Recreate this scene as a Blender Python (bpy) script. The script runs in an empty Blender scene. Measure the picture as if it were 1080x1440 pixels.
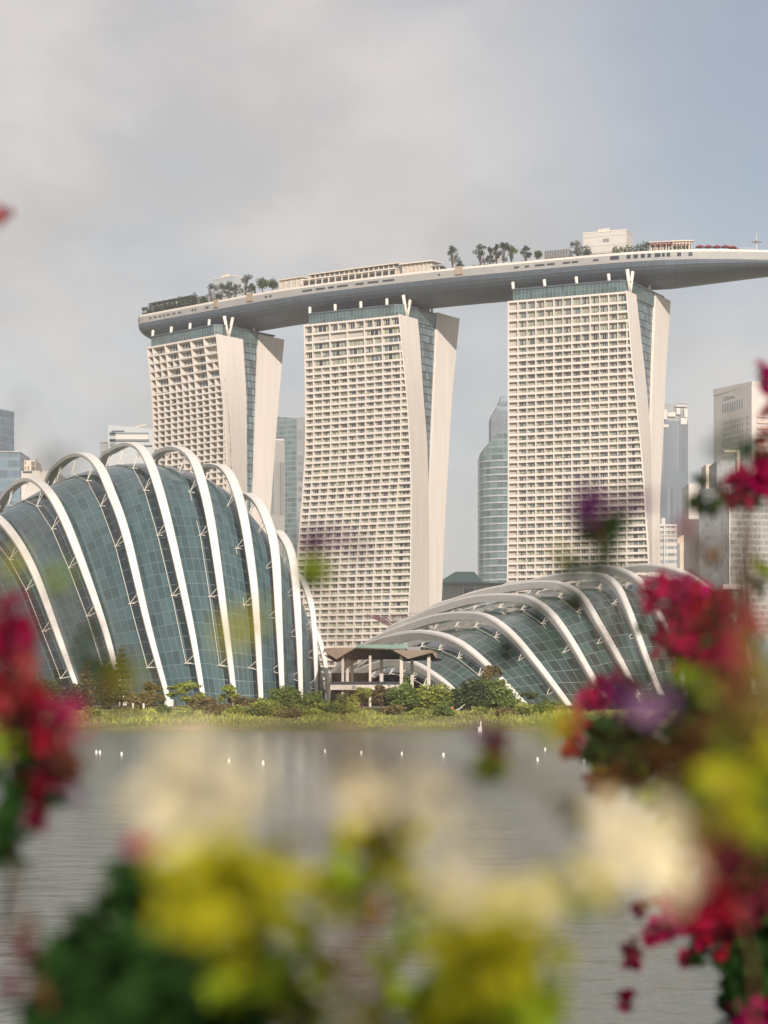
import bpy, bmesh, math, random
import numpy as np
from mathutils import Vector, Matrix, noise
random.seed(7)
RNG = np.random.default_rng(11)
sc = bpy.context.scene
COL = sc.collection

# ------------------------------------------------------------------ camera
F, HY, H = 2650.0, 985.0, 4.5        # focal length in photo pixels, horizon row, eye height
cam_d = bpy.data.cameras.new('camera')
cam = bpy.data.objects.new('camera', cam_d); COL.objects.link(cam)
cam.location = (0, 0, H); cam.rotation_euler = (math.radians(90), 0, 0)
cam_d.sensor_fit = 'VERTICAL'; cam_d.sensor_height = 36; cam_d.sensor_width = 27
cam_d.lens = 36 * F / 1440
cam_d.shift_y = (HY - 720) / 1440
cam_d.clip_start = 0.05; cam_d.clip_end = 12000
cam_d.dof.use_dof = True; cam_d.dof.focus_distance = 650; cam_d.dof.aperture_fstop = 2.8
cam_d.dof.aperture_blades = 0
sc.camera = cam

# ------------------------------------------------------------------ sky, sun, exposure
SUN_EL = math.radians(23)
SUN_H = Vector((0.16, -0.987, 0)).normalized()      # horizontal direction towards the sun
SUN_AZ = math.atan2(SUN_H.x, SUN_H.y)
world = bpy.data.worlds.new('World'); sc.world = world; world.use_nodes = True
wt = world.node_tree; wn = wt.nodes; wl = wt.links
for n in list(wn): wn.remove(n)
def N(t, typ, **kw):
    n = t.nodes.new(typ)
    for k, v in kw.items(): setattr(n, k, v)
    return n
w_out = N(wt, 'ShaderNodeOutputWorld'); w_bg = N(wt, 'ShaderNodeBackground'); w_bg.inputs[1].default_value = 0.092
sky = N(wt, 'ShaderNodeTexSky', sky_type='NISHITA'); sky.sun_disc = False
sky.sun_elevation = SUN_EL; sky.sun_rotation = SUN_AZ
sky.air_density = 1.0; sky.dust_density = 2.2; sky.ozone_density = 1.0
w_tc = N(wt, 'ShaderNodeTexCoord')
def w_noise(scale, vec_scale, detail, rough, loc=(0, 0, 0)):
    m = N(wt, 'ShaderNodeMapping'); m.inputs['Scale'].default_value = vec_scale; m.inputs['Location'].default_value = loc
    wl.new(w_tc.outputs['Generated'], m.inputs['Vector'])
    n = N(wt, 'ShaderNodeTexNoise'); n.inputs['Scale'].default_value = scale
    n.inputs['Detail'].default_value = detail; n.inputs['Roughness'].default_value = rough
    wl.new(m.outputs[0], n.inputs['Vector']); return n.outputs['Fac']
def w_ramp(src, p0, p1, c0=(0, 0, 0, 1), c1=(1, 1, 1, 1)):
    r = N(wt, 'ShaderNodeValToRGB'); r.color_ramp.interpolation = 'EASE'
    r.color_ramp.elements[0].position = p0; r.color_ramp.elements[1].position = p1
    r.color_ramp.elements[0].color = c0; r.color_ramp.elements[1].color = c1
    wl.new(src, r.inputs[0]); return r.outputs[0]
def w_mix(fac, a, b):
    m = N(wt, 'ShaderNodeMix', data_type='RGBA'); wl.new(fac, m.inputs[0])
    wl.new(a, m.inputs[6]); wl.new(b, m.inputs[7]); return m.outputs[2]
cover = w_ramp(w_noise(4.2, (1, 1, 1.7), 6, 0.52, (0.31, 0.2, 0.05)), 0.38, 0.60)
tone = w_ramp(w_noise(6.5, (1, 1, 1.6), 7, 0.55, (1.7, 0.4, 0.9)), 0.36, 0.66, (5.0, 4.93, 4.86, 1), (6.3, 6.08, 5.86, 1))
pink = w_ramp(w_noise(2.6, (1, 1, 2.2), 3, 0.5, (4.1, 2.2, 0.3)), 0.42, 0.68, (1, 1, 1, 1), (1.03, 0.985, 0.985, 1))
pk = N(wt, 'ShaderNodeMix', data_type='RGBA', blend_type='MULTIPLY'); pk.inputs[0].default_value = 1
wl.new(tone, pk.inputs[6]); wl.new(pink, pk.inputs[7])
hz_sky = N(wt, 'ShaderNodeHueSaturation'); hz_sky.inputs['Saturation'].default_value = 0.8; hz_sky.inputs['Value'].default_value = 1.0
wl.new(sky.outputs[0], hz_sky.inputs['Color'])
cov = N(wt, 'ShaderNodeMath', operation='MULTIPLY_ADD'); cov.inputs[1].default_value = 0.36; cov.inputs[2].default_value = 0.64
wl.new(cover, cov.inputs[0])
# a clearer patch of sky high over the city, away from the haze
cp = N(wt, 'ShaderNodeVectorMath', operation='DISTANCE'); wl.new(w_tc.outputs['Generated'], cp.inputs[0]); cp.inputs[1].default_value = Vector((0.22, 1.0, 0.36)).normalized()
clr = N(wt, 'ShaderNodeMapRange', interpolation_type='SMOOTHSTEP'); wl.new(cp.outputs['Value'], clr.inputs[0])
clr.inputs[1].default_value = 0.03; clr.inputs[2].default_value = 0.23; clr.inputs[3].default_value = 0.25; clr.inputs[4].default_value = 1.0
cm = N(wt, 'ShaderNodeMath', operation='MULTIPLY'); wl.new(cov.outputs[0], cm.inputs[0]); wl.new(clr.outputs[0], cm.inputs[1])
wl.new(w_mix(cm.outputs[0], hz_sky.outputs[0], pk.outputs[2]), w_bg.inputs[0])
wl.new(w_bg.outputs[0], w_out.inputs[0])

sun_d = bpy.data.lights.new('sun', 'SUN'); sun_d.energy = 4.1; sun_d.angle = math.radians(0.6); sun_d.color = (1.0, 0.875, 0.77)
sun = bpy.data.objects.new('sun', sun_d); COL.objects.link(sun)
to_sun = (SUN_H * math.cos(SUN_EL) + Vector((0, 0, math.sin(SUN_EL)))).normalized()
sun.rotation_euler = to_sun.to_track_quat('Z', 'Y').to_euler(); sun.location = (60, -60, 120)

sc.view_settings.view_transform = 'Standard'; sc.view_settings.look = 'None'
sc.view_settings.exposure = 0.30; sc.view_settings.gamma = 1.0
sc.render.engine = 'CYCLES'
sc.cycles.use_denoising = True
sc.cycles.max_bounces = 8; sc.cycles.volume_bounces = 0; sc.cycles.transparent_max_bounces = 12
sc.cycles.sample_clamp_indirect = 6

# ------------------------------------------------------------------ helpers
def P(px, py, Y): return Vector(((px - 540) / F * Y, Y, H + (HY - py) / F * Y))
def PX(px, Y): return (px - 540) / F * Y
def PZ(py, Y): return H + (HY - py) / F * Y

MATS = {}
def mat(name, color, rough=0.7, metal=0.0, spec=0.5, var=0.10, scale=0.6, bump=0.0, streak=0, transl=0.0, island=0.0, coat=0.0):
    """Principled surface whose base colour wanders a little with a noise in object space."""
    m = bpy.data.materials.new(name); m.use_nodes = True; t = m.node_tree
    b = t.nodes['Principled BSDF']
    b.inputs['Roughness'].default_value = rough; b.inputs['Metallic'].default_value = metal
    b.inputs['Specular IOR Level'].default_value = spec
    if coat: b.inputs['Coat Weight'].default_value = coat; b.inputs['Coat Roughness'].default_value = 0.1
    tc = N(t, 'ShaderNodeTexCoord'); nz = N(t, 'ShaderNodeTexNoise')
    nz.inputs['Scale'].default_value = scale; nz.inputs['Detail'].default_value = 5
    if streak:
        mp = N(t, 'ShaderNodeMapping'); mp.inputs['Scale'].default_value = (1, 1, streak); t.links.new(tc.outputs['Object'], mp.inputs[0]); t.links.new(mp.outputs[0], nz.inputs['Vector'])
    else: t.links.new(tc.outputs['Object'], nz.inputs['Vector'])
    mr = N(t, 'ShaderNodeMapRange'); mr.inputs[1].default_value = 0.3; mr.inputs[2].default_value = 0.7
    mr.inputs[3].default_value = 1 - var; mr.inputs[4].default_value = 1 + var
    t.links.new(nz.outputs['Fac'], mr.inputs[0])
    src = mr.outputs[0]
    if island:
        gi = N(t, 'ShaderNodeNewGeometry'); m2 = N(t, 'ShaderNodeMapRange')
        m2.inputs[3].default_value = 1 - island; m2.inputs[4].default_value = 1 + island
        t.links.new(gi.outputs['Random Per Island'], m2.inputs[0])
        mm = N(t, 'ShaderNodeMath', operation='MULTIPLY'); t.links.new(src, mm.inputs[0]); t.links.new(m2.outputs[0], mm.inputs[1]); src = mm.outputs[0]
    vm = N(t, 'ShaderNodeVectorMath', operation='SCALE'); vm.inputs[0].default_value = color
    t.links.new(src, vm.inputs['Scale']); t.links.new(vm.outputs[0], b.inputs['Base Color'])
    if bump:
        bp = N(t, 'ShaderNodeBump'); bp.inputs['Strength'].default_value = bump
        t.links.new(nz.outputs['Fac'], bp.inputs['Height']); t.links.new(bp.outputs[0], b.inputs['Normal'])
    if transl:
        tr = N(t, 'ShaderNodeBsdfTranslucent'); t.links.new(vm.outputs[0], tr.inputs[0])
        mx = N(t, 'ShaderNodeMixShader'); mx.inputs[0].default_value = transl
        t.links.new(b.outputs[0], mx.inputs[1]); t.links.new(tr.outputs[0], mx.inputs[2])
        t.links.new(mx.outputs[0], t.nodes['Material Output'].inputs[0])
    MATS[name] = m; return m

def grid_mat(name, glass, bar, bu, bv, rough=0.08, var=0.25, tilt=0.03, strip=None, strip_col=(0.01, 0.02, 0.02), spec=0.8, bar_rough=0.5, metal=0.0, strip_n=5):
    """Panelled skin driven by the mesh's own UV (1 unit = 1 panel): bars of width bu/bv, each panel a bit different."""
    m = bpy.data.materials.new(name); m.use_nodes = True; t = m.node_tree; b = t.nodes['Principled BSDF']
    uv = N(t, 'ShaderNodeUVMap'); sp = N(t, 'ShaderNodeSeparateXYZ'); t.links.new(uv.outputs[0], sp.inputs[0])
    def math_(op, a, c=None, d=None):
        n = N(t, 'ShaderNodeMath', operation=op)
        for i, x in enumerate((a, c, d)):
            if x is None: continue
            if isinstance(x, (int, float)): n.inputs[i].default_value = x
            else: t.links.new(x, n.inputs[i])
        return n.outputs[0]
    u, v = sp.outputs[0], sp.outputs[1]
    isb = math_('MAXIMUM', math_('LESS_THAN', math_('FRACT', u), bu), math_('LESS_THAN', math_('FRACT', v), bv))
    cell = N(t, 'ShaderNodeCombineXYZ'); t.links.new(math_('FLOOR', u), cell.inputs[0]); t.links.new(math_('FLOOR', v), cell.inputs[1])
    wn_ = N(t, 'ShaderNodeTexWhiteNoise', noise_dimensions='2D'); t.links.new(cell.outputs[0], wn_.inputs['Vector'])
    sc_ = N(t, 'ShaderNodeVectorMath', operation='SCALE'); sc_.inputs[0].default_value = glass
    t.links.new(math_('MULTIPLY_ADD', wn_.outputs['Value'], 2 * var, 1 - var), sc_.inputs['Scale'])
    col = sc_.outputs[0]
    if strip is not None:
        k = math_('GREATER_THAN', math_('FRACT', math_('DIVIDE', u, strip_n)), strip)
        mx0 = N(t, 'ShaderNodeMix', data_type='RGBA'); t.links.new(k, mx0.inputs[0]); t.links.new(col, mx0.inputs[6]); mx0.inputs[7].default_value = (*strip_col, 1); col = mx0.outputs[2]
    mx = N(t, 'ShaderNodeMix', data_type='RGBA'); t.links.new(isb, mx.inputs[0]); t.links.new(col, mx.inputs[6]); mx.inputs[7].default_value = (*bar, 1)
    t.links.new(mx.outputs[2], b.inputs['Base Color'])
    t.links.new(math_('MULTIPLY_ADD', isb, bar_rough - rough, rough), b.inputs['Roughness'])
    b.inputs['Specular IOR Level'].default_value = spec; b.inputs['Metallic'].default_value = metal
    g = N(t, 'ShaderNodeNewGeometry'); c0 = N(t, 'ShaderNodeVectorMath', operation='SUBTRACT'); t.links.new(wn_.outputs['Color'], c0.inputs[0]); c0.inputs[1].default_value = (0.5, 0.5, 0.5)
    c1 = N(t, 'ShaderNodeVectorMath', operation='SCALE'); t.links.new(c0.outputs[0], c1.inputs[0]); c1.inputs['Scale'].default_value = tilt
    c2 = N(t, 'ShaderNodeVectorMath', operation='ADD'); t.links.new(g.outputs['Normal'], c2.inputs[0]); t.links.new(c1.outputs[0], c2.inputs[1])
    c3 = N(t, 'ShaderNodeVectorMath', operation='NORMALIZE'); t.links.new(c2.outputs[0], c3.inputs[0]); t.links.new(c3.outputs[0], b.inputs['Normal'])
    MATS[name] = m; return m

class MB:
    def __init__(s): s.v = []; s.f = []; s.m = []; s.uv = []
    def face(s, pts, mi=0, uv=None):
        i = len(s.v); s.v.extend([tuple(p) for p in pts]); s.f.append(tuple(range(i, i + len(pts)))); s.m.append(mi)
        s.uv.append(uv if uv else [(0.5, 0.5)] * len(pts))
    def hexa(s, c, mi=0, skip=()):
        """c: 8 corners, bottom ring 0-3 then top ring 4-7 (same order)."""
        i = len(s.v); s.v.extend([tuple(p) for p in c])
        for k, q in enumerate(((3, 2, 1, 0), (4, 5, 6, 7), (0, 1, 5, 4), (1, 2, 6, 5), (2, 3, 7, 6), (3, 0, 4, 7))):
            if k in skip: continue
            s.f.append(tuple(i + a for a in q)); s.m.append(mi); s.uv.append([(0.5, 0.5)] * 4)
    def box(s, x0, x1, y0, y1, z0, z1, mi=0):
        s.hexa([(x0, y0, z0), (x1, y0, z0), (x1, y1, z0), (x0, y1, z0), (x0, y0, z1), (x1, y0, z1), (x1, y1, z1), (x0, y1, z1)], mi)
    def obox(s, o, u, w, z0, z1, a0, a1, b0, b1, mi=0):
        """box in a horizontal frame: origin o, unit axes u and w."""
        def q(a, b, z): p = o + u * a + w * b; return (p.x, p.y, z)
        s.hexa([q(a0, b0, z0), q(a1, b0, z0), q(a1, b1, z0), q(a0, b1, z0), q(a0, b0, z1), q(a1, b0, z1), q(a1, b1, z1), q(a0, b1, z1)], mi)
    def tube(s, pts, r, n=6, mi=0, cap=True):
        pts = [Vector(p) for p in pts]; rs = r if isinstance(r, (list, tuple)) else [r] * len(pts)
        base = len(s.v); ref = Vector((0.13, 0.31, 0.94))
        for k, p in enumerate(pts):
            t = (pts[min(k + 1, len(pts) - 1)] - pts[max(k - 1, 0)]).normalized()
            a = t.cross(ref)
            if a.length < 1e-3: a = t.cross(Vector((1, 0, 0)))
            a.normalize(); b = t.cross(a)
            for j in range(n):
                th = 2 * math.pi * j / n; q = p + (a * math.cos(th) + b * math.sin(th)) * rs[k]; s.v.append(tuple(q))
        for k in range(len(pts) - 1):
            for j in range(n):
                a0 = base + k * n + j; a1 = base + k * n + (j + 1) % n
                s.f.append((a0, a1, a1 + n, a0 + n)); s.m.append(mi); s.uv.append([(0.5, 0.5)] * 4)
        if cap:
            for k in (0, len(pts) - 1):
                s.f.append(tuple(base + k * n + j for j in (range(n) if k else reversed(range(n))))); s.m.append(mi); s.uv.append([(0.5, 0.5)] * n)
    def prism(s, poly, z0, z1, mi=0, top_mi=None, us=1.0, vs=1.0):
        """poly: list of (x,y) counter-clockwise; z1 number or list of tops. UV runs along the walls (us, vs = panels per metre)."""
        n = len(poly); tops = z1 if isinstance(z1, (list, tuple)) else [z1] * n; run = 0
        for k in range(n):
            a, b = poly[k], poly[(k + 1) % n]; L = math.dist(a, b); ta, tb = tops[k], tops[(k + 1) % n]
            s.face([(a[0], a[1], z0), (b[0], b[1], z0), (b[0], b[1], tb), (a[0], a[1], ta)], mi,
                   [(run * us, z0 * vs), ((run + L) * us, z0 * vs), ((run + L) * us, tb * vs), (run * us, ta * vs)])
            run += L
        s.face([(p[0], p[1], t) for p, t in zip(poly, tops)], mi if top_mi is None else top_mi)
    def build(s, name, mats, parent=None, smooth=False):
        me = bpy.data.meshes.new(name); me.from_pydata(s.v, [], s.f)
        if not isinstance(mats, (list, tuple)): mats = [mats]
        for m in mats: me.materials.append(m)
        if len(mats) > 1: me.polygons.foreach_set('material_index', s.m)
        ul = me.uv_layers.new(name='UVMap'); ul.data.foreach_set('uv', [c for f in s.uv for q in f for c in q])
        if smooth: me.polygons.foreach_set('use_smooth', [True] * len(s.f))
        me.update(); o = bpy.data.objects.new(name, me); COL.objects.link(o)
        if parent: attach(o, parent)
        return o
def attach(o, parent):
    o.parent = parent; o.matrix_parent_inverse = world_of(parent).inverted()
def world_of(o):
    m = o.matrix_basis.copy()
    if o.parent: m = world_of(o.parent) @ o.matrix_parent_inverse @ m
    return m
def np_mesh(name, v, f, m, parent=None, smooth=False):
    me = bpy.data.meshes.new(name); v = np.asarray(v, np.float32); f = np.asarray(f, np.int32)
    k = f.shape[1]
    me.vertices.add(len(v)); me.vertices.foreach_set('co', v.ravel())
    me.loops.add(f.size); me.loops.foreach_set('vertex_index', f.ravel())
    me.polygons.add(len(f)); me.polygons.foreach_set('loop_start', np.arange(0, f.size, k, dtype=np.int32))
    me.materials.append(m); me.update(calc_edges=True); me.validate()
    if smooth: me.polygons.foreach_set('use_smooth', [True] * len(me.polygons))
    o = bpy.data.objects.new(name, me); COL.objects.link(o)
    if parent: attach(o, parent)
    return o
def tag(o, label=None, cat=None, group=None, kind=None):
    if label: o['label'] = label
    if cat: o['category'] = cat
    if group: o['group'] = group
    if kind: o['kind'] = kind
    return o
def thing(name, label, cat, loc=(0, 0, 0), group=None):
    o = bpy.data.objects.new(name, None); COL.objects.link(o); o.location = loc; o.empty_display_size = 0.5
    return tag(o, label, cat, group)
def lerp(a, b, t): return a + (b - a) * t
def interp(xs, ys, x):
    return float(np.interp(x, xs, ys))
def catmull(pts, n):
    """n points evenly spaced along a Catmull-Rom curve through pts."""
    p = [Vector(q) for q in pts]; p = [p[0] * 2 - p[1]] + p + [p[-1] * 2 - p[-2]]; out = []
    for k in range(1, len(p) - 2):
        for j in range(16):
            t = j / 16; a, b, c, d = p[k - 1], p[k], p[k + 1], p[k + 2]
            out.append(0.5 * ((2 * b) + (c - a) * t + (2 * a - 5 * b + 4 * c - d) * t * t + (3 * b - a - 3 * c + d) * t ** 3))
    out.append(p[-2]); cum = [0]
    for k in range(1, len(out)): cum.append(cum[-1] + (out[k] - out[k - 1]).length)
    A = np.array(out); s = np.linspace(0, cum[-1], n)
    return [Vector((np.interp(q, cum, A[:, 0]), np.interp(q, cum, A[:, 1]), np.interp(q, cum, A[:, 2]))) for q in s]

# ------------------------------------------------------------------ materials
mat('concrete_white', (0.67, 0.625, 0.58), 0.75, var=0.055, scale=0.45, streak=0.06)
mat('concrete_frame', (0.63, 0.585, 0.54), 0.8, var=0.05, scale=0.3)
mat('wall_recess', (0.15, 0.145, 0.14), 0.8, var=0.12, scale=0.4)  # darkened so the colour itself adds shade to the balcony recesses
mat('curtain_pale', (0.27, 0.295, 0.225), 0.35, var=0.25, scale=0.35, island=0.42)
mat('pane_dark', (0.02, 0.03, 0.045), 0.12, spec=0.7, var=0.3)
mat('pane_blue', (0.12, 0.16, 0.17), 0.12, spec=0.7, var=0.3, island=0.3)
mat('louvre_grey', (0.46, 0.43, 0.40), 0.6, var=0.08)
mat('planter_green', (0.05, 0.075, 0.03), 0.9, var=0.4, scale=2)
grid_mat('atrium_glass', (0.13, 0.18, 0.20), (0.025, 0.03, 0.035), 0.16, 0.16, var=0.45, tilt=0.02)
grid_mat('crown_glass', (0.06, 0.105, 0.11), (0.18, 0.22, 0.215), 0.10, 0.03, var=0.3, tilt=0.02)
mat('strut_white', (0.76, 0.70, 0.62), 0.5, var=0.04)
grid_mat('hull_panels', (0.095, 0.125, 0.155), (0.05, 0.07, 0.09), 0.05, 0.16, rough=0.5, var=0.10, tilt=0.015, spec=0.4, metal=0.25)
mat('hull_fascia', (0.33, 0.33, 0.325), 0.5, var=0.06, scale=0.2)
mat('deck_white', (0.66, 0.62, 0.56), 0.6, var=0.06)
mat('deck_cream', (0.60, 0.53, 0.43), 0.7, var=0.08)
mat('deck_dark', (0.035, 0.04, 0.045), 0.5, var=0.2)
mat('deck_grey', (0.20, 0.20, 0.21), 0.6, var=0.1)
mat('deck_box', (0.50, 0.48, 0.45), 0.7, var=0.05)
mat('box_pale_blue', (0.36, 0.40, 0.42), 0.5, var=0.06)
mat('canvas_red', (0.26, 0.025, 0.035), 0.8, var=0.1)
mat('trough_brown', (0.33, 0.26, 0.19), 0.7)
mat('rib_white', (0.70, 0.675, 0.64), 0.45, var=0.06, scale=0.5)
mat('truss_white', (0.72, 0.68, 0.60), 0.5, var=0.04)
grid_mat('dome_glass', (0.048, 0.092, 0.102), (0.15, 0.19, 0.195), 0.045, 0.03, rough=0.05, var=0.25, tilt=0.02, strip=0.86, strip_col=(0.008, 0.018, 0.022), spec=0.8, strip_n=6)
grid_mat('flower_glass', (0.030, 0.062, 0.055), (0.22, 0.25, 0.24), 0.04, 0.035, rough=0.04, var=0.55, tilt=0.03, spec=0.6)
mat('roof_timber', (0.26, 0.20, 0.155), 0.7, var=0.15, scale=0.8)
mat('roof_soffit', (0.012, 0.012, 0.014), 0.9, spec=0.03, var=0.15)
mat('column_pale', (0.50, 0.46, 0.41), 0.7)
mat('balustrade_glass', (0.16, 0.26, 0.22), 0.15, spec=0.7)
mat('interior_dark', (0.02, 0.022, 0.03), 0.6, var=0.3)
mat('bark', (0.10, 0.075, 0.055), 0.9, var=0.25, scale=3)
mat('leaf_mid', (0.13, 0.18, 0.035), 0.6, var=0.35, scale=0.5, island=0.35, transl=0.25)
mat('leaf_light', (0.25, 0.29, 0.05), 0.6, var=0.3, scale=0.5, island=0.35, transl=0.25)
mat('leaf_dark', (0.055, 0.085, 0.022), 0.6, var=0.35, scale=0.5, island=0.35, transl=0.2)
mat('leaf_brown', (0.17, 0.135, 0.05), 0.7, var=0.3, scale=0.5, island=0.35, transl=0.2)
mat('leaf_grey', (0.10, 0.105, 0.085), 0.7, var=0.3, scale=0.5, island=0.3, transl=0.2)
mat('leaf_roof', (0.04, 0.07, 0.045), 0.6, var=0.35, scale=0.5, island=0.35, transl=0.2)
mat('grass_blade', (0.30, 0.32, 0.075), 0.7, var=0.45, scale=0.09, island=0.3, transl=0.3)
mat('buoy_white', (0.8, 0.78, 0.72), 0.4)
mat('post_white', (0.75, 0.73, 0.68), 0.6)
mat('cone_orange', (0.62, 0.15, 0.05), 0.6)
mat('steel_purple', (0.22, 0.12, 0.15), 0.6)
# foreground petals and leaves
mat('petal_crimson', (0.27, 0.003, 0.048), 0.8, spec=0.12, var=0.3, scale=30, island=0.25, transl=0.35)
mat('petal_magenta', (0.30, 0.004, 0.085), 0.8, spec=0.12, var=0.3, scale=30, island=0.25, transl=0.35)
mat('petal_red', (0.27, 0.006, 0.022), 0.8, spec=0.12, var=0.3, scale=30, island=0.25, transl=0.35)
mat('petal_salmon', (0.34, 0.055, 0.055), 0.8, spec=0.12, var=0.25, scale=30, island=0.2, transl=0.35)
mat('petal_lilac', (0.24, 0.12, 0.24), 0.8, spec=0.12, var=0.25, scale=30, island=0.2, transl=0.35)
mat('petal_purple', (0.10, 0.02, 0.10), 0.8, spec=0.12, var=0.25, scale=30, island=0.2, transl=0.35)
mat('petal_maroon', (0.10, 0.012, 0.022), 0.8, spec=0.12, var=0.3, scale=30, island=0.3, transl=0.3)
mat('petal_cream', (0.82, 0.74, 0.50), 0.8, spec=0.12, var=0.12, scale=30, island=0.1, transl=0.35)
mat('petal_orange', (0.72, 0.34, 0.02), 0.8, spec=0.12, var=0.2, scale=30, island=0.15, transl=0.35)
mat('leaf_olive', (0.40, 0.385, 0.016), 0.8, spec=0.12, var=0.25, scale=20, island=0.25, transl=0.4)
mat('leaf_khaki', (0.20, 0.15, 0.04), 0.8, spec=0.12, var=0.3, scale=20, island=0.3, transl=0.4)
mat('leaf_fresh', (0.20, 0.28, 0.014), 0.8, spec=0.12, var=0.25, scale=20, island=0.3, transl=0.4)
mat('leaf_deep', (0.014, 0.042, 0.008), 0.8, spec=0.12, var=0.3, scale=20, island=0.35, transl=0.25)
mat('leaf_dusk', (0.035, 0.055, 0.022), 0.8, spec=0.12, var=0.3, scale=20, island=0.35, transl=0.3)
mat('leaf_rust', (0.11, 0.055, 0.02), 0.8, spec=0.12, var=0.3, scale=20, island=0.3, transl=0.3)
mat('stem_brown', (0.13, 0.075, 0.04), 0.8, spec=0.12, var=0.2, scale=30)
M = MATS

# ================================================================== THE SETTING
def water_mat():
    m = bpy.data.materials.new('water'); m.use_nodes = True; t = m.node_tree; b = t.nodes['Principled BSDF']
    b.inputs['Base Color'].default_value = (0.145, 0.152, 0.138, 1); b.inputs['Roughness'].default_value = 0.16
    b.inputs['IOR'].default_value = 1.33
    tc = N(t, 'ShaderNodeTexCoord'); last = None
    for scale, stretch, dist, det in ((0.12, (0.7, 1.0, 1), 0.25, 3), (0.9, (0.75, 1.0, 1), 0.13, 5), (3.2, (0.8, 1, 1), 0.05, 4)):
        mp = N(t, 'ShaderNodeMapping'); mp.inputs['Scale'].default_value = stretch; mp.inputs['Rotation'].default_value = (0, 0, 0.25)
        t.links.new(tc.outputs['Object'], mp.inputs['Vector'])
        nz = N(t, 'ShaderNodeTexNoise'); nz.inputs['Scale'].default_value = scale; nz.inputs['Detail'].default_value = det
        t.links.new(mp.outputs[0], nz.inputs['Vector'])
        bp = N(t, 'ShaderNodeBump'); bp.inputs['Strength'].default_value = 1.0; bp.inputs['Distance'].default_value = dist
        t.links.new(nz.outputs['Fac'], bp.inputs['Height'])
        if last: t.links.new(last.outputs[0], bp.inputs['Normal'])
        last = bp
    t.links.new(last.outputs[0], b.inputs['Normal']); MATS['water'] = m; return m
def soil_mat(name, a, b_, c):
    m = bpy.data.materials.new(name); m.use_nodes = True; t = m.node_tree; b = t.nodes['Principled BSDF']; b.inputs['Roughness'].default_value = 0.95
    tc = N(t, 'ShaderNodeTexCoord'); nz = N(t, 'ShaderNodeTexNoise'); nz.inputs['Scale'].default_value = 0.12; nz.inputs['Detail'].default_value = 8
    t.links.new(tc.outputs['Object'], nz.inputs['Vector']); r = N(t, 'ShaderNodeValToRGB')
    r.color_ramp.elements[0].position = 0.35; r.color_ramp.elements[1].position = 0.65
    r.color_ramp.elements[0].color = (*a, 1); r.color_ramp.elements[1].color = (*c, 1); e = r.color_ramp.elements.new(0.5); e.color = (*b_, 1)
    t.links.new(nz.outputs['Fac'], r.inputs[0]); t.links.new(r.outputs[0], b.inputs['Base Color']); MATS[name] = m
water_mat(); soil_mat('bank_soil', (0.10, 0.11, 0.035), (0.15, 0.145, 0.05), (0.23, 0.18, 0.11)); soil_mat('near_soil', (0.05, 0.06, 0.02), (0.07, 0.08, 0.025), (0.09, 0.08, 0.05))
w = MB(); w.face([(-1600, -60, 0), (1600, -60, 0), (1600, 300, 0), (-1600, 300, 0)]); tag(w.build('water', M['water']), kind='structure')

def bank_z(x, y):
    e = 284 + 1.6 * noise.noise(Vector((x * 0.03, 3.1, 0))) + 0.5 * noise.noise(Vector((x * 0.2, 7.7, 0)))
    z = float(np.interp(y - e, [-8, 0, 1.2, 9, 20, 50, 90], [-1.0, -0.05, 0.45, 1.5, 2.4, 3.3, 3.5]))
    if 1 < y - e < 60: z += 0.25 * noise.noise(Vector((x * 0.12, y * 0.12, 1.3)))
    return z
xs = np.concatenate([np.linspace(-1600, -140, 12), np.linspace(-130, 170, 260), np.linspace(180, 1600, 12)])
ys = np.concatenate([np.linspace(274, 330, 48), np.linspace(336, 380, 8), [450, 700, 1200, 2400]])
gv = [(x, y, bank_z(x, y)) for y in ys for x in xs]; nx = len(xs)
gf = [(j * nx + i, j * nx + i + 1, (j + 1) * nx + i + 1, (j + 1) * nx + i) for j in range(len(ys) - 1) for i in range(nx - 1)]
tag(np_mesh('far_bank_ground', gv, gf, M['bank_soil'], smooth=True), kind='structure')
def near_z(y): return float(np.interp(y, [-60, 4.0, 6.0, 10, 14], [2.9, 2.9, 2.6, 0.6, -1.0]))
nb_v = [(x, y, near_z(y)) for y in (-60, -5, 0, 2, 4, 5, 6, 8, 10, 12, 14) for x in np.linspace(-60, 60, 25)]
nb_f = [(j * 25 + i, j * 25 + i + 1, (j + 1) * 25 + i + 1, (j + 1) * 25 + i) for j in range(10) for i in range(24)]
tag(np_mesh('near_bank_ground', nb_v, nb_f, M['near_soil'], smooth=True), kind='structure')

# ================================================================== HOTEL TOWERS
def loft(mb, rings, mi=0, cap=True):
    for r0, r1 in zip(rings[:-1], rings[1:]):
        n = len(r0)
        for k in range(n): mb.face([r0[k], r0[(k + 1) % n], r1[(k + 1) % n], r1[k]], mi)
    if cap: mb.face(list(reversed(rings[0])), mi); mb.face(rings[-1], mi)

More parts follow.
